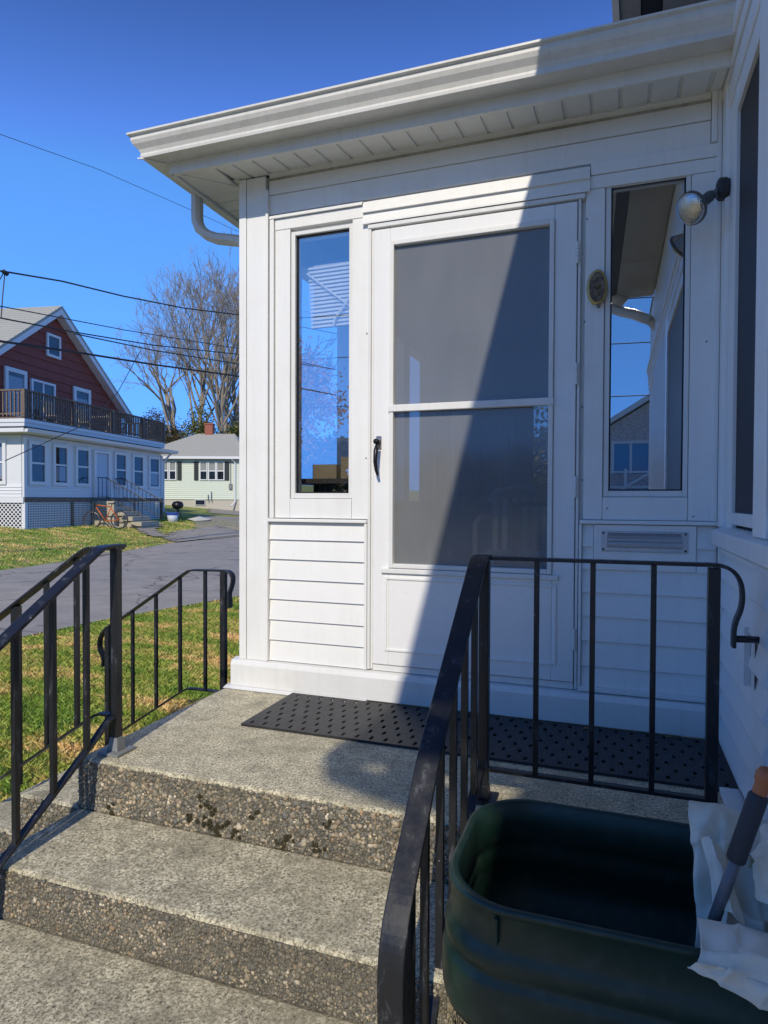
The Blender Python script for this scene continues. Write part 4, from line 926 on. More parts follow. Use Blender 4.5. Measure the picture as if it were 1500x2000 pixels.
# porch
T.part('porch_wall',MB().box(.03,PL,.05,2.38,ZB,ZT+.1),ww)
T.part('porch_corner_board',MB().box(-.03,.10,-.03,.05,ZB,ZT),ww); T.part('porch_corner_board',MB().box(PL-.1,PL+.03,-.03,.05,ZB,ZT),ww)
sd_=MB()
def sid(mb,x0,x1,z0,z1,step,y):
    z=z0
    while z<z1-.02:
        t=min(z+step,z1); mb.prism([(y+.03,z),(y-.035,z),(y-.01,t-.004),(y+.03,t-.004)],'x',x0,x1); z+=step
wins=[(.36,1.04),(1.62,2.27),(2.92,3.6),(5.55,6.28),(6.96,7.7),(8.37,9.15)]
sid(sd_,.1,3.86,ZB,1.56,.11,.04); sid(sd_,5.2,PL-.1,ZB,1.56,.11,.04)
T.part('porch_siding',sd_,ww,kind='stuff')
for i,(a,b) in enumerate(wins): fwin(T,a,b,1.70,2.98,.03,True,t=.12,curt=(.05,.35+.1*(i%3),curt) if i in(1,5) else None)
d_=T.part('porch_door',MB().box(3.95,4.1,-.05,.045,ZB,3.05).box(4.95,5.1,-.05,.045,ZB,3.05).box(4.1,4.95,-.05,.045,2.95,3.05),ww)
T.part('door_leaf',MB().box(4.12,4.93,.0,.04,ZB+.05,2.93),mat('pale_blue_door',(.42,.50,.60),.4),parent=d_)
# left side (faces the viewer)
T.part('porch_side_wall',MB().box(-.02,.028,.08,2.38,ZB,ZT+.1),ww)
ssd=MB(); z=ZB
while z<1.6:
    ssd.prism([(-.02,z),(-.06,z),(-.03,z+.106),(-.02,z+.106)],'y',.06,2.36) if False else ssd.hexa([(-.055,.06,z),(-.02,.06,z),(-.02,2.36,z),(-.055,2.36,z),(-.03,.06,z+.106),(-.02,.06,z+.106),(-.02,2.36,z+.106),(-.03,2.36,z+.106)]); z+=.11
T.part('porch_siding',ssd,ww,kind='stuff')
fwin(T,.75,1.65,1.70,2.98,-.03,True,t=.12,axis='y',curt=(.05,.9,curt))
# eave, gutter, deck edge
T.part('porch_soffit',MB().box(-.42,PL+.5,-.42,2.4,3.30,3.33),ww)
T.part('porch_gutter',MB().prism([(-.42,3.30),(-.52,3.32),(-.56,3.44),(-.42,3.44)],'x',-.5,PL+.6),ww)
T.part('porch_gutter',MB().box(-.55,-.43,-.42,2.4,3.31,3.44),ww)
T.part('porch_roof',MB().hexa([(-.55,-.56,3.445),(PL+.62,-.56,3.445),(PL+.62,2.4,3.50),(-.55,2.4,3.50),(-.3,-.1,3.52),(PL+.2,-.1,3.52),(PL+.2,2.4,3.54),(-.3,2.4,3.54)]),mat('dark_flashing',(.05,.055,.065),.6))
T.part('deck_skirt',MB().box(-.10,PL+.05,-.10,2.38,3.55,3.68),ww); T.part('deck_skirt',MB().box(-.13,PL+.08,-.13,2.38,3.681,3.80),ww)
wd=mat('weathered_brown_wood',(.13,.095,.07),.85); v=coords(wd); setc(wd,ramp(wd,noise(wd,v,9,5,.8),[(.3,(.09,.06,.045)),(.7,(.24,.19,.15))]))
T.part('deck_floor',MB().box(-.10,PL+.04,-.10,2.37,3.801,3.86),wd)
# deck railing
T.part('deck_rail',MB().box(-.10,PL+.04,-.13,-.02,4.74,4.79),wd); T.part('deck_rail',MB().box(-.08,PL+.02,-.09,-.05,3.95,4.0),wd); T.part('deck_rail',MB().box(-.13,-.02,-.02,2.3,4.741,4.791),wd); T.part('deck_rail',MB().box(-.09,-.05,-.02,2.3,3.95,4.0),wd)
T.part('deck_rail',MB().box(PL-.06,PL+.04,-.02,2.3,4.741,4.791),wd); T.part('deck_rail',MB().box(PL-.02,PL+.02,-.02,2.3,3.95,4.0),wd)
for (x,y) in((-.07,-.07),(2.6,-.07),(5.2,-.07),(7.6,-.07),(PL,-.07),(-.07,2.2)): T.part('deck_post',MB().box(x-.07,x+.07,y-.07,y+.07,3.86,4.80),wd)
o=T.part('baluster',MB().box(.10,.145,-.10,-.055,3.88,4.74),wd)
for i in range(1,66): dupchild(o,i*.1425)
o=T.part('baluster',MB().box(-.10,-.055,.10,.145,3.88,4.74),wd)
for i in range(1,15): dupchild(o,0,i*.145)
o=T.part('baluster',MB().box(PL-.03,PL+.015,.10,.145,3.88,4.74),wd)
for i in range(1,15): dupchild(o,0,i*.145)
# band board, posts and lattice below the porch
T.part('band_board',MB().box(0,PL,-.02,.06,.98,ZB-.005),wd)
for x in(.0,2.5,4.35,6.9,PL-.12): T.part('porch_pier',MB().box(x,x+.14,-.03,.10,-.6,.975),wd if x>0.1 else ww)
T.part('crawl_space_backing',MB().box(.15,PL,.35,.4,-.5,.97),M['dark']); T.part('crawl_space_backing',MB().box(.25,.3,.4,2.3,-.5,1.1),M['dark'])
def lattice(x0,x1,z0,z1,diag,side):
    L_=MB(); s=.10; w2=.022
    if not diag:
        x=x0
        while x<x1: L_.box(x,x+w2*1.6,.0,.008,z0,z1); x+=s*.85
        z=z0
        while z<z1: L_.box(x0,x1,.009,.016,z,z+w2*1.6); z+=s*.85
    else:
        h=z1-z0
        for dirn in(1,-1):
            c=x0-h
            while c<x1+h:
                pts=[]
                a,b=(c,z0),(c+dirn*h,z1)
                # clip
                lo,hi=min(a[0],b[0]),max(a[0],b[0])
                t0,t1=0.,1.
                dx=b[0]-a[0]
                for lim,sg in((x0,1),(x1,-1)):
                    if sg*dx>0: t0=max(t0,(lim-a[0])/dx)
                    else: t1=min(t1,(lim-a[0])/dx)
                if t1-t0>.02:
                    p=(a[0]+dx*t0,z0+h*t0); q_=(a[0]+dx*t1,z0+h*t1); yy=0 if dirn>0 else .009
                    L_.hexa([(p[0]-w2,yy,p[1]),(p[0]+w2,yy,p[1]),(p[0]+w2,yy+.008,p[1]),(p[0]-w2,yy+.008,p[1]),(q_[0]-w2,yy,q_[1]),(q_[0]+w2,yy,q_[1]),(q_[0]+w2,yy+.008,q_[1]),(q_[0]-w2,yy+.008,q_[1])])
                c+=s*1.5
    if side: L_.v=[(0-.0+y,x,z) for x,y,z in L_.v]
    return L_
T.part('lattice',lattice(.15,2.5,-.25,.96,False,False),ww,kind='stuff'); T.part('lattice',lattice(2.65,4.3,-.15,.96,False,False),ww,kind='stuff')
T.part('lattice',lattice(5.5,9.3,-.0,.96,False,False),ww,kind='stuff'); T.part('lattice',lattice(.1,2.3,-.25,.96,True,True),ww,kind='stuff')
T.part('skirt_board',MB().box(-.05,.0,.0,2.35,.965,ZB-.005),ww)
T.part('downspout',MB().tube([(PL+.3,-.3,3.3),(PL+.15,.0,2.9),(PL+.12,.0,.5),(PL+.5,-.3,.35)],.05,8),ww)
# entry stairs of the red house
ST=Thing('porch_stairs','tan block stairs with thin black iron handrails leading to the red house porch','stairs',(-18.85,13.8,G0),UA,local=True)
for i in range(5):
    zt_=1.0-i*.2; ST.part('tread',MB().box(4.0,5.4,-.5-i*.38,-.05-i*.38,zt_-.16,zt_),M['tanblock'])
    ST.part('riser_block',MB().box(4.05+.02*i,5.35,-.45-i*.38,-.06-i*.38,-.4,zt_-.165),M['tanblock'])
ST.part('side_block',MB().box(3.75,3.98,-1.0,-.05,-.4,1.02),M['tanblock'])
for x in(4.05,5.3):
    ST.part('handrail',MB().tube([(x,-.1,1.95),(x,-.5,1.95),(x,-2.2,1.05),(x,-2.3,.95)],.02,6),IR)
    ST.part('handrail_foot',MB().tube([(x,-.5,1.2),(x,-2.2,.35)],.012,6),IR)
    for k in range(12):
        y=-.15-k*.17; zt_=1.95 if y>-.5 else 1.95-(-.5-y)*.53; ST.part('baluster',MB().box(x-.008,x+.008,y-.008,y+.008,zt_-.82,zt_),IR)
# bicycle, in the local frame of the red house
BK=Thing('bicycle','orange bicycle with black tyres leaning beside the porch stairs','bicycle',(-18.42,17.09,-.20),math.atan2(.3535,1.0)-.02,local=True)
tyre=mat('tyre_black',(.03,.03,.033),.7); og=mat('orange_frame_paint',(.55,.13,.03),.35)
def torus(cx,cz,R,r,n=28,k=6):
    vs=[];
    for i in range(n):
        a=2*math.pi*i/n
        for j in range(k):
            b=2*math.pi*j/k; vs.append((cx+(R+r*math.cos(b))*math.cos(a),r*math.sin(b),cz+(R+r*math.cos(b))*math.sin(a)))
    return MB().add(vs,[(i*k+j,((i+1)%n)*k+j,((i+1)%n)*k+(j+1)%k,i*k+(j+1)%k) for i in range(n) for j in range(k)])
for cx in(-.54,.52):
    wv_=BK.part('wheel',torus(cx,.34,.325,.024),tyre,smooth=True)
    BK.part('rim',torus(cx,.34,.295,.010),M['nickel'],parent=wv_,smooth=True)
    sp=MB()
    for k in range(12): a=math.pi*k/6; sp.tube([(cx,0,.34),(cx+.29*math.cos(a),0,.34+.29*math.sin(a))],.003,4)
    BK.part('spokes',sp,M['nickel'],parent=wv_)
fr_=MB()
for a,b in (((-.40,0,.86),(-.02,0,.30)),((-.42,0,.92),(.20,0,.84)),((.20,0,.84),(-.02,0,.30)),((-.02,0,.30),(.52,0,.34)),((.18,0,.80),(.52,0,.34))): fr_.tube([a,b],.022,8)
BK.part('frame',fr_,og,smooth=True); BK.part('fork',MB().tube([(-.43,.03,1.0),(-.54,.03,.34)],.016,6).tube([(-.43,-.03,.8),(-.54,-.03,.34)],.016,6),tyre)
BK.part('handlebar',MB().tube([(-.50,-.28,1.04),(-.44,-.1,1.02),(-.44,.1,1.02),(-.50,.28,1.04)],.015,6),tyre,smooth=True)
BK.part('saddle',MB().hexa([(.10,-.04,.94),(.34,-.08,.94),(.34,.08,.94),(.10,.04,.94),(.10,-.03,.98),(.34,-.07,1.0),(.34,.07,1.0),(.10,.03,.98)]).tube([(.21,0,.82),(.23,0,.95)],.014,6),tyre,bevel=.01)
BK.part('crank',torus(-.02,.30,.08,.008,16,4).tube([(-.02,.04,.30),(.10,.06,.18)],.01,5),tyre)
# bits near the red house
RH=Matrix.Translation((-18.85,13.8,G0))@Matrix.Rotation(UA,4,'Z')
def rh(x,y,z): return tuple(RH@Vector((x,y,z)))
def rsingle(name,mb,mt,label,cat,group=None,smooth=False,bevel=0):
    mb.v=[rh(*p) for p in mb.v]; return single(name,mb,mt,label,cat,group,smooth,bevel)
rsingle('bucket',MB().lathe([(.001,0),(.20,0),(.25,.32),(.24,.33),(.001,.33)],16,(8.6,-1.0,.02)),mat('bucket_white',(.6,.65,.72),.5),'white bucket with blue band standing at the right end of the porch','bucket',smooth=True)
rsingle('blue_tub',MB().lathe([(.001,.0),(.26,.005),(.30,.12),(.001,.12)],16,(8.6,-1.0,.355)),mat('bucket_blue',(.04,.10,.5),.4),'blue plastic tub sitting on top of the white bucket','tub')
rsingle('charcoal_grill',MB().lathe([(.001,.62),(.20,.66),(.27,.78),(.27,.86),(.2,.98),(.001,1.02)],14,(9.3,-.9,0)).tube([(9.3,-.9,.65),(9.1,-1.1,0)],.02,5).tube([(9.3,-.9,.65),(9.5,-1.1,0)],.02,5).tube([(9.3,-.9,.65),(9.3,-.65,0)],.02,5),M['blackmetal'],'black charcoal grill on legs at the right corner of the porch','grill',smooth=True)
rsingle('tarp',MB().add([(9.7,-1.6,.05),(10.6,-1.9,.07),(11.4,-1.7,.12),(10.8,-1.2,.20),(9.9,-1.1,.14),(10.4,-1.5,.26)],[(0,1,5),(1,2,5),(2,3,5),(3,4,5),(4,0,5)]),mat('tarp_cream',(.6,.57,.48),.7),'crumpled pale tarp on the ground right of the porch','tarp')
for i,(x,lab) in enumerate(((2.9,'tan sling deck chair nearest the left of the roof deck'),(5.0,'tan deck chair left of the deck table'),(7.2,'tan deck chair right of the deck table'))):
    dc=Thing('deck_chair',lab,'chair',rh(x,.9,3.86),UA,group='deck chairs on the roof deck',local=True); tm=mat('tan_sling',(.45,.38,.27),.7)
    dc.part('seat',MB().box(-.28,.28,-.25,.25,.38,.42),tm); dc.part('backrest',MB().hexa([(-.28,.22,.42),(.28,.22,.42),(.28,.26,.42),(-.28,.26,.42),(-.28,.36,1.0),(.28,.36,1.0),(.28,.40,1.0),(-.28,.40,1.0)]),tm)
    for a in(-.26,.26):
        for b in(-.23,.23): dc.part('leg',MB().box(a-.02,a+.02,b-.02,b+.02,.0,.38),tm)
rsingle('deck_table',MB().lathe([(.001,.70),(.6,.70),(.6,.74),(.001,.74)],20,(6.1,.8,3.86)).tube([(6.1,.8,3.865),(6.1,.8,4.56)],.04,8),mat('pale_table',(.5,.45,.36),.6),'round pale table on the roof deck','table')
# ------------------------------------------------------------------ green ranch house
GA=math.atan2(.334,.9426)
GH=Thing('green_house','pale green ranch house with grey hip roof and black shutters','house',(-25.08,32.76,.5),GA,local=True)
gm=mat('pale_green_siding',(.60,.66,.56),.6)
x0,x1=-4.2,2.50
GH.part('foundation',MB().box(x0,x1,0,7,-1.0,.42),M['found'])
GH.part('wall',MB().box(x0,x1,-.02,7,.421,3.05),gm)
gs=MB(); sid(gs,x0,x1,.43,3.0,.125,-.03); gs.v=[(a,b,c) for a,b,c in gs.v]; GH.part('siding',gs,gm,kind='stuff')
gs=MB(); z=.43
while z<3.0: gs.hexa([(x1,-.02,z),(x1+.035,-.02,z),(x1+.035,7,z),(x1,7,z),(x1,-.02,z+.12),(x1+.01,-.02,z+.12),(x1+.01,7,z+.12),(x1,7,z+.12)]); z+=.125
GH.part('siding',gs,gm,kind='stuff')
ov=.4; a=(x0-ov,-ov,3.17); b=(x1+ov,-ov,3.17); c=(x1+ov,7+ov,3.17); d=(x0-ov,7+ov,3.17); r1=(x0+2.9,3.5,5.0); r2=(x1-1.2,3.5,5.0)
GH.part('roof',MB().add([a,b,c,d,r1,r2],[(0,1,5,4),(1,2,5),(2,3,4,5),(3,0,4),(0,3,2,1)]),M['gshingle'])
sc=MB()
for i in range(1,20):
    t=i/20; p=Vector(a).lerp(Vector(r1),t); q_=Vector(b).lerp(Vector(r2),t); sc.hexa([(p.x,p.y,p.z+.004),(q_.x,q_.y,q_.z+.004),(q_.x,q_.y+.03,q_.z+.008),(p.x,p.y+.03,p.z+.008),(p.x,p.y,p.z+.022),(q_.x,q_.y,q_.z+.022),(q_.x,q_.y+.03,q_.z+.03),(p.x,p.y+.03,p.z+.03)])
GH.part('shingle_course',sc,M['gshingle'],kind='stuff')
GH.part('fascia',MB().box(x0-ov,x1+ov,-ov-.05,-ov-.002,3.02,3.18),ww); GH.part('fascia',MB().box(x1+ov-.001,x1+ov+.04,-ov,7+ov,3.02,3.18),ww)
GH.part('soffit',MB().box(x0-ov,x1+ov,-ov,-.05,3.02,3.04),ww)
brk=mat('red_brick',(.30,.10,.065),.85)
ch=MB().box(-.75,-.20,3.3,3.85,4.7,5.62).box(-.79,-.16,3.26,3.89,5.63,5.72); GH.part('chimney',ch,brk)
def trip(xs,z0,z1,sh):
    for (a,b) in xs: fwin(GH,a,b,z0,z1,-.07,True,t=.06,curt=(.45,1,shade))
    for s in sh: GH.part('shutter',MB().box(s,s+.27,-.11,-.056,z0-.06,z1+.06),mat('black_shutter',(.012,.02,.022),.6))
trip([(-2.55,-2.2),(-2.05,-1.7)],1.72,2.80,[-1.58]); trip([(-.08,.31),(.47,.86),(1.0,1.40)],1.72,2.80,[-.5,1.48])
fwin(GH,-.42,.18,.08,.38,-.02,False,t=.03)
GH.part('downspout',MB().tube([(1.95,-.42,3.05),(2.15,-.15,2.8),(2.15,-.12,.3),(1.95,-.4,.0)],.05,8),ww)
GH.part('electric_meter',MB().box(1.75,1.95,-.18,-.06,1.1,1.45).tube([(1.85,-.12,1.45),(1.85,-.12,3.0)],.02,6),M['castplate'])
GH.part('gas_pipe',MB().tube([(.42,-.15,.3),(.42,-.15,.75)],.025,6).tube([(.62,-.15,.3),(.62,-.15,.95)],.025,6),M['nickel'])

# ------------------------------------------------------------------ trees
def tree_mesh(base,h,lean,seed,depth=6,rad=.28,spread=.42,first=.22,twigs=True):
    r=np.random.default_rng(seed); segs=[];twig=[]
    def grow(p,d,L,ra,lev):
        n=5 if lev==0 else 3; pts=[p.copy()]; rr=[ra]; dd=d.copy()
        for i in range(n):
            dd=dd+r.normal(0,.07+.03*lev,3)+np.array([0,0,.05 if lev>0 else 0]); dd/=np.linalg.norm(dd)
            p=p+dd*L/n; pts.append(p.copy()); rr.append(ra*(1-(i+1)/n*.42))
        (segs if lev<4 else twig).append((pts,rr,lev))
        if lev>=depth: return
        nb=int(r.integers(2,5) if lev<3 else r.integers(2,4)) if lev>0 else int(r.integers(8,12))
        for k in range(nb):
            t=r.uniform(.35,1) if lev==0 else (r.uniform(.3,1.) if k else 1.)
            i=min(int(t*n),n-1); q=pts[i]+(pts[i+1]-pts[i])*(t*n-i)
            ax=r.normal(0,1,3); ax-=ax@dd*dd; ax/=np.linalg.norm(ax); ang=r.uniform(.35,1)*spread*(1.3 if lev==0 else 1.15)
            nd=dd*math.cos(ang)+ax*math.sin(ang); nd[2]+=.10; nd/=np.linalg.norm(nd)
            LL=L*r.uniform(.5,.72)*(1.0 if lev else .82*(1.25-.6*t)); grow(q,nd,LL,max(rr[i]*.55,.004),lev+1)
    d0=np.array([lean[0],lean[1],1.]); d0/=np.linalg.norm(d0)
    grow(np.array(base,float),d0,h*.62,rad,0)
    return segs,twig
def tubes_np(items,k):
    AV=[];AF=[];b=0
    for pts,rr,lev in items:
        P_=np.array(pts); m_=len(P_); t=np.gradient(P_,axis=0); t/=np.linalg.norm(t,axis=1,keepdims=True)
        ref=np.array([.3,.5,.81]); a=np.cross(t,ref); a/=np.linalg.norm(a,axis=1,keepdims=True); bb=np.cross(t,a)
        th=2*np.pi*np.arange(k)/k
        v=P_[:,None]+(np.cos(th)[None,:,None]*a[:,None]+np.sin(th)[None,:,None]*bb[:,None])*np.array(rr)[:,None,None]
        AV.append(v.reshape(-1,3)); i=np.arange(m_-1)[:,None]*k; j=np.arange(k)[None]; jn=(j+1)%k
        AF.append(np.stack([i+j,i+jn,i+k+jn,i+k+j],-1).reshape(-1,4)+b); b+=m_*k
    return np.concatenate(AV),np.concatenate(AF)
def bare_tree(base,h,lean,seed,label,rad=.28,spread=.42,minr=.013,group='bare trees behind the green house',depth=6):
    sg,tw=tree_mesh((0,0,0),h,lean,seed,depth,rad,spread)
    sg=[(p,[max(x,minr*1.1) for x in r_],l) for p,r_,l in sg]; tw=[(p,[max(x,minr*(1 if l<6 else .8)) for x in r_],l) for p,r_,l in tw]
    e=Thing('bare_tree',label,'tree',base,0,group,local=True)
    tr=[s for s in sg if s[2]==0]; br_=[s for s in sg if s[2]>0]
    v,f=tubes_np(tr,8); fastmesh('trunk',v,f,M['bark'],e.e,smooth=True)
    v,f=tubes_np(br_,5); fastmesh('branch',v,f,M['bark'],e.e,smooth=True)
    if tw:
        v,f=tubes_np(tw,3); o=fastmesh('crown',v,f,M['bark'],e.e); o['kind']='stuff'
    return e
bare_tree((-36.0,45.9,1.4),16.0,(-.28,-.02),11,'bare grey tree leaning left, leftmost of the tall bare trees',.30,.66)
bare_tree((-36.1,48.0,1.4),19.5,(.02,.02),23,'tall straight bare tree directly behind the brick chimney',.27,.45)
bare_tree((-33.6,46.3,1.2),18.5,(.12,.0),37,'bare tree leaning right just right of the chimney',.25,.48)
bare_tree((-36.3,53.0,1.3),20.5,(-.02,.0),41,'slim bare tree furthest back in the group',.22,.45)
bare_tree((-33.8,49.0,1.2),19.5,(.04,.0),53,'bare tree second from the porch corner',.24,.48)
bare_tree((-32.9,51.5,1.2),21.0,(-.03,.0),61,'bare tree cut off by the white porch corner',.25,.48)
def leafy(name,label,cat,c,rx,ry,rz,n,size,m,blobs=9,seed=0,group=None,trunk=True):
    r=np.random.default_rng(seed); B_=[]
    for k in range(blobs):
        t=r.normal(0,1,3); t/=np.linalg.norm(t); B_.append((t*np.array([rx,ry,rz])*r.uniform(.2,.75),r.uniform(.3,.55)))
    pts=[]
    per=n//blobs
    for (bc,s) in B_:
        q=r.normal(0,1,(per,3)); q/=np.linalg.norm(q,axis=1,keepdims=True); q*=r.uniform(.45,1.08,(per,1))*np.array([rx,ry,rz])*s; pts.append(q+bc)
    p=np.concatenate(pts); n=len(p); s=size*r.uniform(.6,1.3,n); a=r.normal(0,1,(n,3)); a/=np.linalg.norm(a,axis=1,keepdims=True); b=np.cross(a,r.normal(0,1,(n,3))); b/=np.linalg.norm(b,axis=1,keepdims=True)
    v=np.stack([p+a*s[:,None],p+b*s[:,None]*.6,p-a*s[:,None],p-b*s[:,None]*.6],1)
    sh=r.uniform(0,1,n)**1.6; col=np.repeat(sh[:,None],4,0).repeat(3,1)
    e=Thing(name,label,cat,(c[0],c[1],c[2]-rz),0,group,local=True)
    v[:,:,2]+=rz
    o=fastmesh('crown',v.reshape(-1,3),np.arange(n*4).reshape(n,4),m,e.e,colors=col); 
    tb=MB()
    for k in range(5):
        bc=B_[k%blobs][0]; tb.tube([(bc[0]*.1,bc[1]*.1,-.3),(bc[0]*.4,bc[1]*.4,rz*.6),(bc[0],bc[1],rz+bc[2])],[max(.03,rx*.05),.03,.015],5)
    e.part('trunk',tb,M['bark']); return e
leafy('evergreen_bush','yellow green evergreen bush behind the chimney','bush',(-32.6,43.5,4.6),2.4,1.8,3.6,16000,.09,M['leaf_green'],14,1)
leafy('evergreen_bush','dark evergreen bush behind the right end of the green roof','bush',(-29.8,43.6,4.2),2.6,1.8,3.0,16000,.09,M['leaf_green'],14,2)
leafy('evergreen_bush','evergreen bush cut off by the white porch corner','bush',(-27.4,44.8,4.9),2.2,1.8,3.6,15000,.09,M['leaf_green'],14,3)
leafy('brush_thicket','brown brushy thicket left of the chimney','bush',(-38.5,46.0,5.2),3.6,2.0,3.8,18000,.085,M['leaf_brown'],22,4)
leafy('brush_thicket','brown brushy thicket just right of the roof deck','bush',(-44.5,45.0,5.6),4.2,2.0,4.0,18000,.085,M['leaf_brown'],22,5)
leafy('brush_thicket','brown brushy thicket behind the yellow green bush','bush',(-34.0,52.5,6.0),4.6,2.0,4.4,18000,.09,M['leaf_brown'],22,6)
leafy('pine_tree','dark pine showing through the bare trees at the porch corner','tree',(-32.0,56.0,7.0),2.6,2.2,5.2,12000,.14,M['leaf_green'],20,7)
# low evergreen behind the porch, seen through its back window
leafy('evergreen_bush','leafy yellow green bush seen through the storm door','bush',(-1.3,8.4,1.0),1.4,1.0,1.7,7000,.05,M['leaf_green'],14,8)

# ------------------------------------------------------------------ utility lines
wm=mat('cable_black',(.02,.02,.022),.6)
def wire(pts,r,label,ext=True):
    P_=[Vector(p) for p in pts]
    if ext:
        d0=(P_[1]-P_[0]); d1=(P_[-1]-P_[-2])
        a=P_[0]-d0*((P_[0].y+5)/max(d0.y,.1)); a.x=-13.6; b=P_[-1]+d1*((30-P_[-1].y)/d1.y); b.x=-12.4
        P_=[a]+P_+[b]
    mb=MB().tube([tuple(p) for p in P_],r,6); return single('overhead_cable',mb,wm,label,'cable','overhead cables along the street')
wire([(-13.36,8.43,6.2),(-13.81,10.53,6.69),(-13.91,12.91,7.01),(-13.6,15.44,7.32),(-12.93,17.97,7.7)],.021,'twisted black cable spliced at the left edge, highest above the trees')
wire([(-13.32,8.29,5.36),(-13.91,12.91,6.01),(-12.93,17.97,6.46)],.013,'thin overhead cable just below the twisted one')
wire([(-13.32,8.29,5.09),(-13.86,10.91,5.46),(-13.81,14.16,5.82),(-12.93,17.97,6.26)],.018,'overhead cable passing just over the gable window')
wire([(-13.87,11.01,5.43),(-13.81,14.16,5.66),(-12.93,17.97,5.9)],.018,'overhead cable starting at the red gable eave',False)
wire([(-13.33,8.28,4.56),(-13.9,11.31,4.97),(-13.81,14.16,5.21),(-12.93,17.97,5.45)],.030,'thickest and lowest overhead cable crossing the red gable')
wire([(-13.3,8.3,9.26),(-13.9,11.91,10.29),(-13.48,15.99,10.69)],.007,'very thin single wire high in the blue sky')
single('cable_splice',MB().tube([(-13.36,8.40,6.2),(-13.36,8.52,6.16)],.05,8).tube([(-13.37,8.46,6.19),(-13.33,8.36,5.6),(-13.32,8.31,5.1)],.014,5).tube([(-13.36,8.44,6.2),(-13.36,8.30,5.95),(-13.36,8.2,5.8)],.012,5),wm,'black cable splice with drooping leads at the left edge','cable splice')
single('service_cable',MB().tube([(-18.05,18.6,6.9),(-17.4,16.6,4.9),(-16.9,14.8,3.6),(-16.76,11.31,2.05)],.014,5),wm,'service cable sagging down across the roof deck','cable')
pw=mat('pole_wood',(.16,.13,.10),.9)
for i,(x,y,h_) in enumerate(((-13.6,-5,10.5),(-12.4,30,12.8))):
    single('utility_pole',MB().lathe([(.001,0),(.17,0),(.12,h_),(.001,h_+.02)],14,(x,y,-.6)).box(x-1.1,x+1.1,y-.06,y+.06,h_-1.6,h_-1.46),pw,['utility pole beside the street left of the view','utility pole beside the street behind the porch'][i],'utility pole')
single('overhead_cable',MB().tube([(-9,-14.0,6.2),(9,-14.5,5.7)],.016,5),wm,'upper cable behind the viewer mirrored in the sidelights','cable')
single('overhead_cable',MB().tube([(-9,-14.0,5.0),(9,-14.5,4.7)],.014,5),wm,'middle cable behind the viewer mirrored in the sidelights','cable')
single('overhead_cable',MB().tube([(-9,-14.0,3.6),(9,-14.5,3.5)],.014,5),wm,'lowest cable behind the viewer mirrored in the sidelights','cable')

# ------------------------------------------------------------------ what the glass mirrors, behind the viewer
e=bare_tree((-15.5,-27,-.55),9.5,(0,0),71,'autumn tree with orange leaves mirrored in the left sidelight',.24,.5,.02,None,5)
r=np.random.default_rng(5); n=11000
cl=r.normal(0,1,(26,3))*np.array([2.9,2.2,1.5])+np.array([0,0,7.0]); p=cl[r.integers(0,26,n)]+r.normal(0,.55,(n,3)); s=r.uniform(.05,.10,n); a=r.normal(0,1,(n,3)); a/=np.linalg.norm(a,axis=1,keepdims=True); b=np.cross(a,r.normal(0,1,(n,3))); b/=np.linalg.norm(b,axis=1,keepdims=True)
v=np.stack([p+a*s[:,None],p+b*s[:,None],p-a*s[:,None],p-b*s[:,None]],1); fastmesh('foliage',v.reshape(-1,3),np.arange(n*4).reshape(n,4),M['leaf_orange'],e.e,colors=np.repeat(r.uniform(0,1,(n,1)),4,0).repeat(3,1))
leafy('dark_shrub','dark leafy shrub mirrored low in the left sidelight','bush',(-14.0,-24,1.0),3.4,2.0,2.2,5000,.14,M['leaf_dark'],12,12)
leafy('dark_shrub','dark leafy shrub left of the cottage mirrored in the right sidelight','bush',(-1.9,-27,1.1),1.5,1.5,2.4,5000,.13,M['leaf_dark'],12,13)
CT=Thing('cottage','pink grey shingled cottage with white balcony mirrored in the right sidelight','house',(2.2,-33,-.55),0,local=True)
pk=mat('pinkish_shingle',(.55,.45,.42),.8); v=coords(pk,(1,1,2.2)); setc(pk,ramp(pk,noise(pk,v,6,3,.7),[(.4,(.42,.33,.31)),(.6,(.66,.58,.55))]))
CT.part('wall',MB().prism([(-3.1,0),(-3.1,5.0),(0,6.9),(3.1,5.0),(3.1,0)],'y',-7,0),pk)
CT.part('roof',MB().prism([(-3.5,4.85),(0,7.0),(3.5,4.85),(3.5,5.1),(0,7.3),(-3.5,5.1)],'y',-7.4,.4),ww)
CT.part('window',MB().box(-2.4,-2.25,.01,.08,2.9,4.6).box(-.6,-.45,.01,.08,2.9,4.6).box(-2.25,-.6,.01,.08,4.45,4.6).box(-1.5,-1.38,.01,.08,2.9,4.45),ww)
CT.part('pane',MB().box(-2.25,-.6,.01,.03,2.9,4.44),mat('turquoise_glass',(.05,.25,.45),.1))
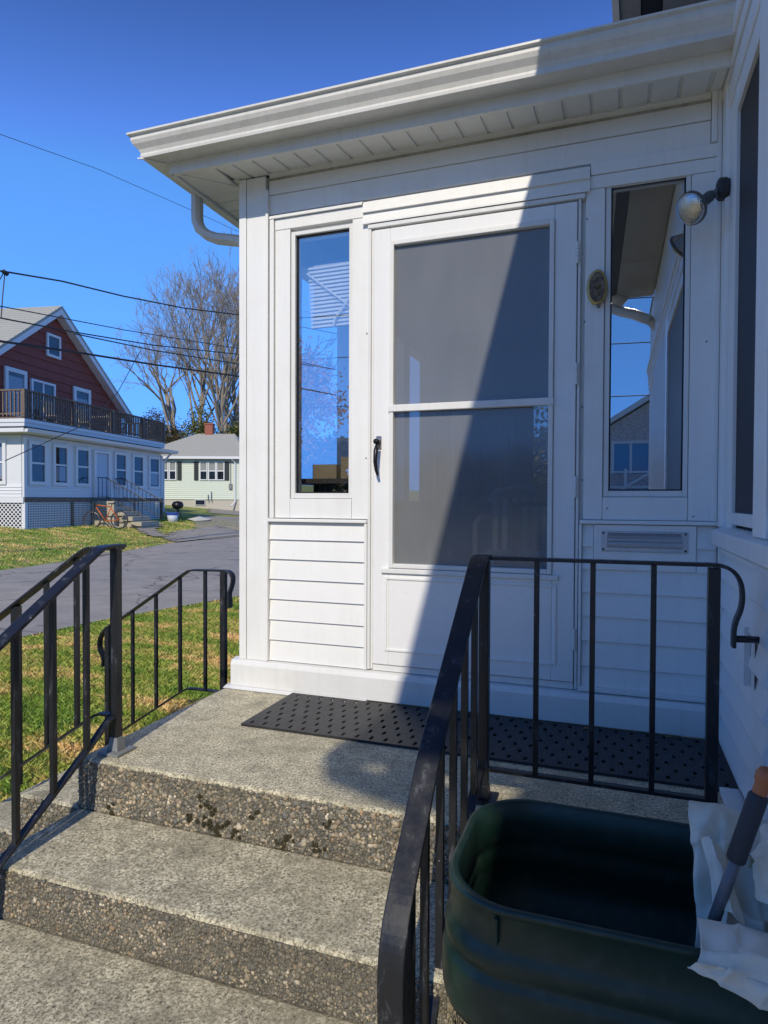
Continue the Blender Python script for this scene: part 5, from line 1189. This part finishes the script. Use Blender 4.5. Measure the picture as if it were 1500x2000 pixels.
for z in(2.9,1.95): CT.part('balcony_rail',MB().box(-3.0,1.5,1.0,1.1,z,z+.1).box(-3.0,1.5,1.0,1.1,z-.75,z-.65),ww)
for x in(-3,-1.7,-.3,1.4): CT.part('balcony_post',MB().box(x-.07,x+.07,1.0,1.12,.0,3.1),ww)
CT.part('balcony_floor',MB().box(-3.0,1.5,.05,1.1,1.95,2.0),ww)
CT.part('stair_stringer',MB().hexa([(-2.3,1.2,1.9),(-2.1,1.2,1.9),(-2.1,1.26,1.9),(-2.3,1.26,1.9),(-.5,1.2,3.0),(-.3,1.2,3.0),(-.3,1.26,3.0),(-.5,1.26,3.0)]),ww)

for i,(x,y,z,rx_,rz_) in enumerate(((-26,-44,3.0,7,4.2),(-12,-50,2.4,6,3.4),(-7,-62,2.6,7,3.6),(12,-48,2.6,6,3.6))):  # trees added behind the viewer to break up the bright mirrored horizon
    leafy('leafy_tree',['broad autumn tree mirrored at the left edge of the door glass','broad tree mirrored in the middle of the door glass','broad tree mirrored behind the cottage','broad tree mirrored at the right edge of the door glass'][i],'tree',(x,y,z),rx_,3,rz_,5000,.30,M['leaf_brown'],16,30+i)

n=26000; x=RNG.uniform(-150,90,n); y=-78-RNG.uniform(0,10,n); hmax=6.5+2.5*np.sin(x*.11)+1.8*np.sin(x*.31+1)+1.0*np.sin(x*.83); z=-.5+hmax*RNG.uniform(0,1,n)**.8  # woods added out of view to hide the bright horizon band in reflections
sz_=RNG.uniform(.35,.8,n); a=RNG.normal(0,1,(n,3)); a/=np.linalg.norm(a,axis=1,keepdims=True); b=np.cross(a,RNG.normal(0,1,(n,3))); b/=np.linalg.norm(b,axis=1,keepdims=True); p=np.stack([x,y,z],-1)
v=np.stack([p+a*sz_[:,None],p+b*sz_[:,None],p-a*sz_[:,None],p-b*sz_[:,None]],1)
o=fastmesh('far_woods',v.reshape(-1,3),np.arange(n*4).reshape(n,4),M['leaf_brown'],colors=np.repeat(RNG.uniform(0,1,(n,1)),4,0).repeat(3,1)); o['kind']='stuff'; o['label']='line of autumn woods far behind the viewer mirrored in the glass'; o['category']='woods'
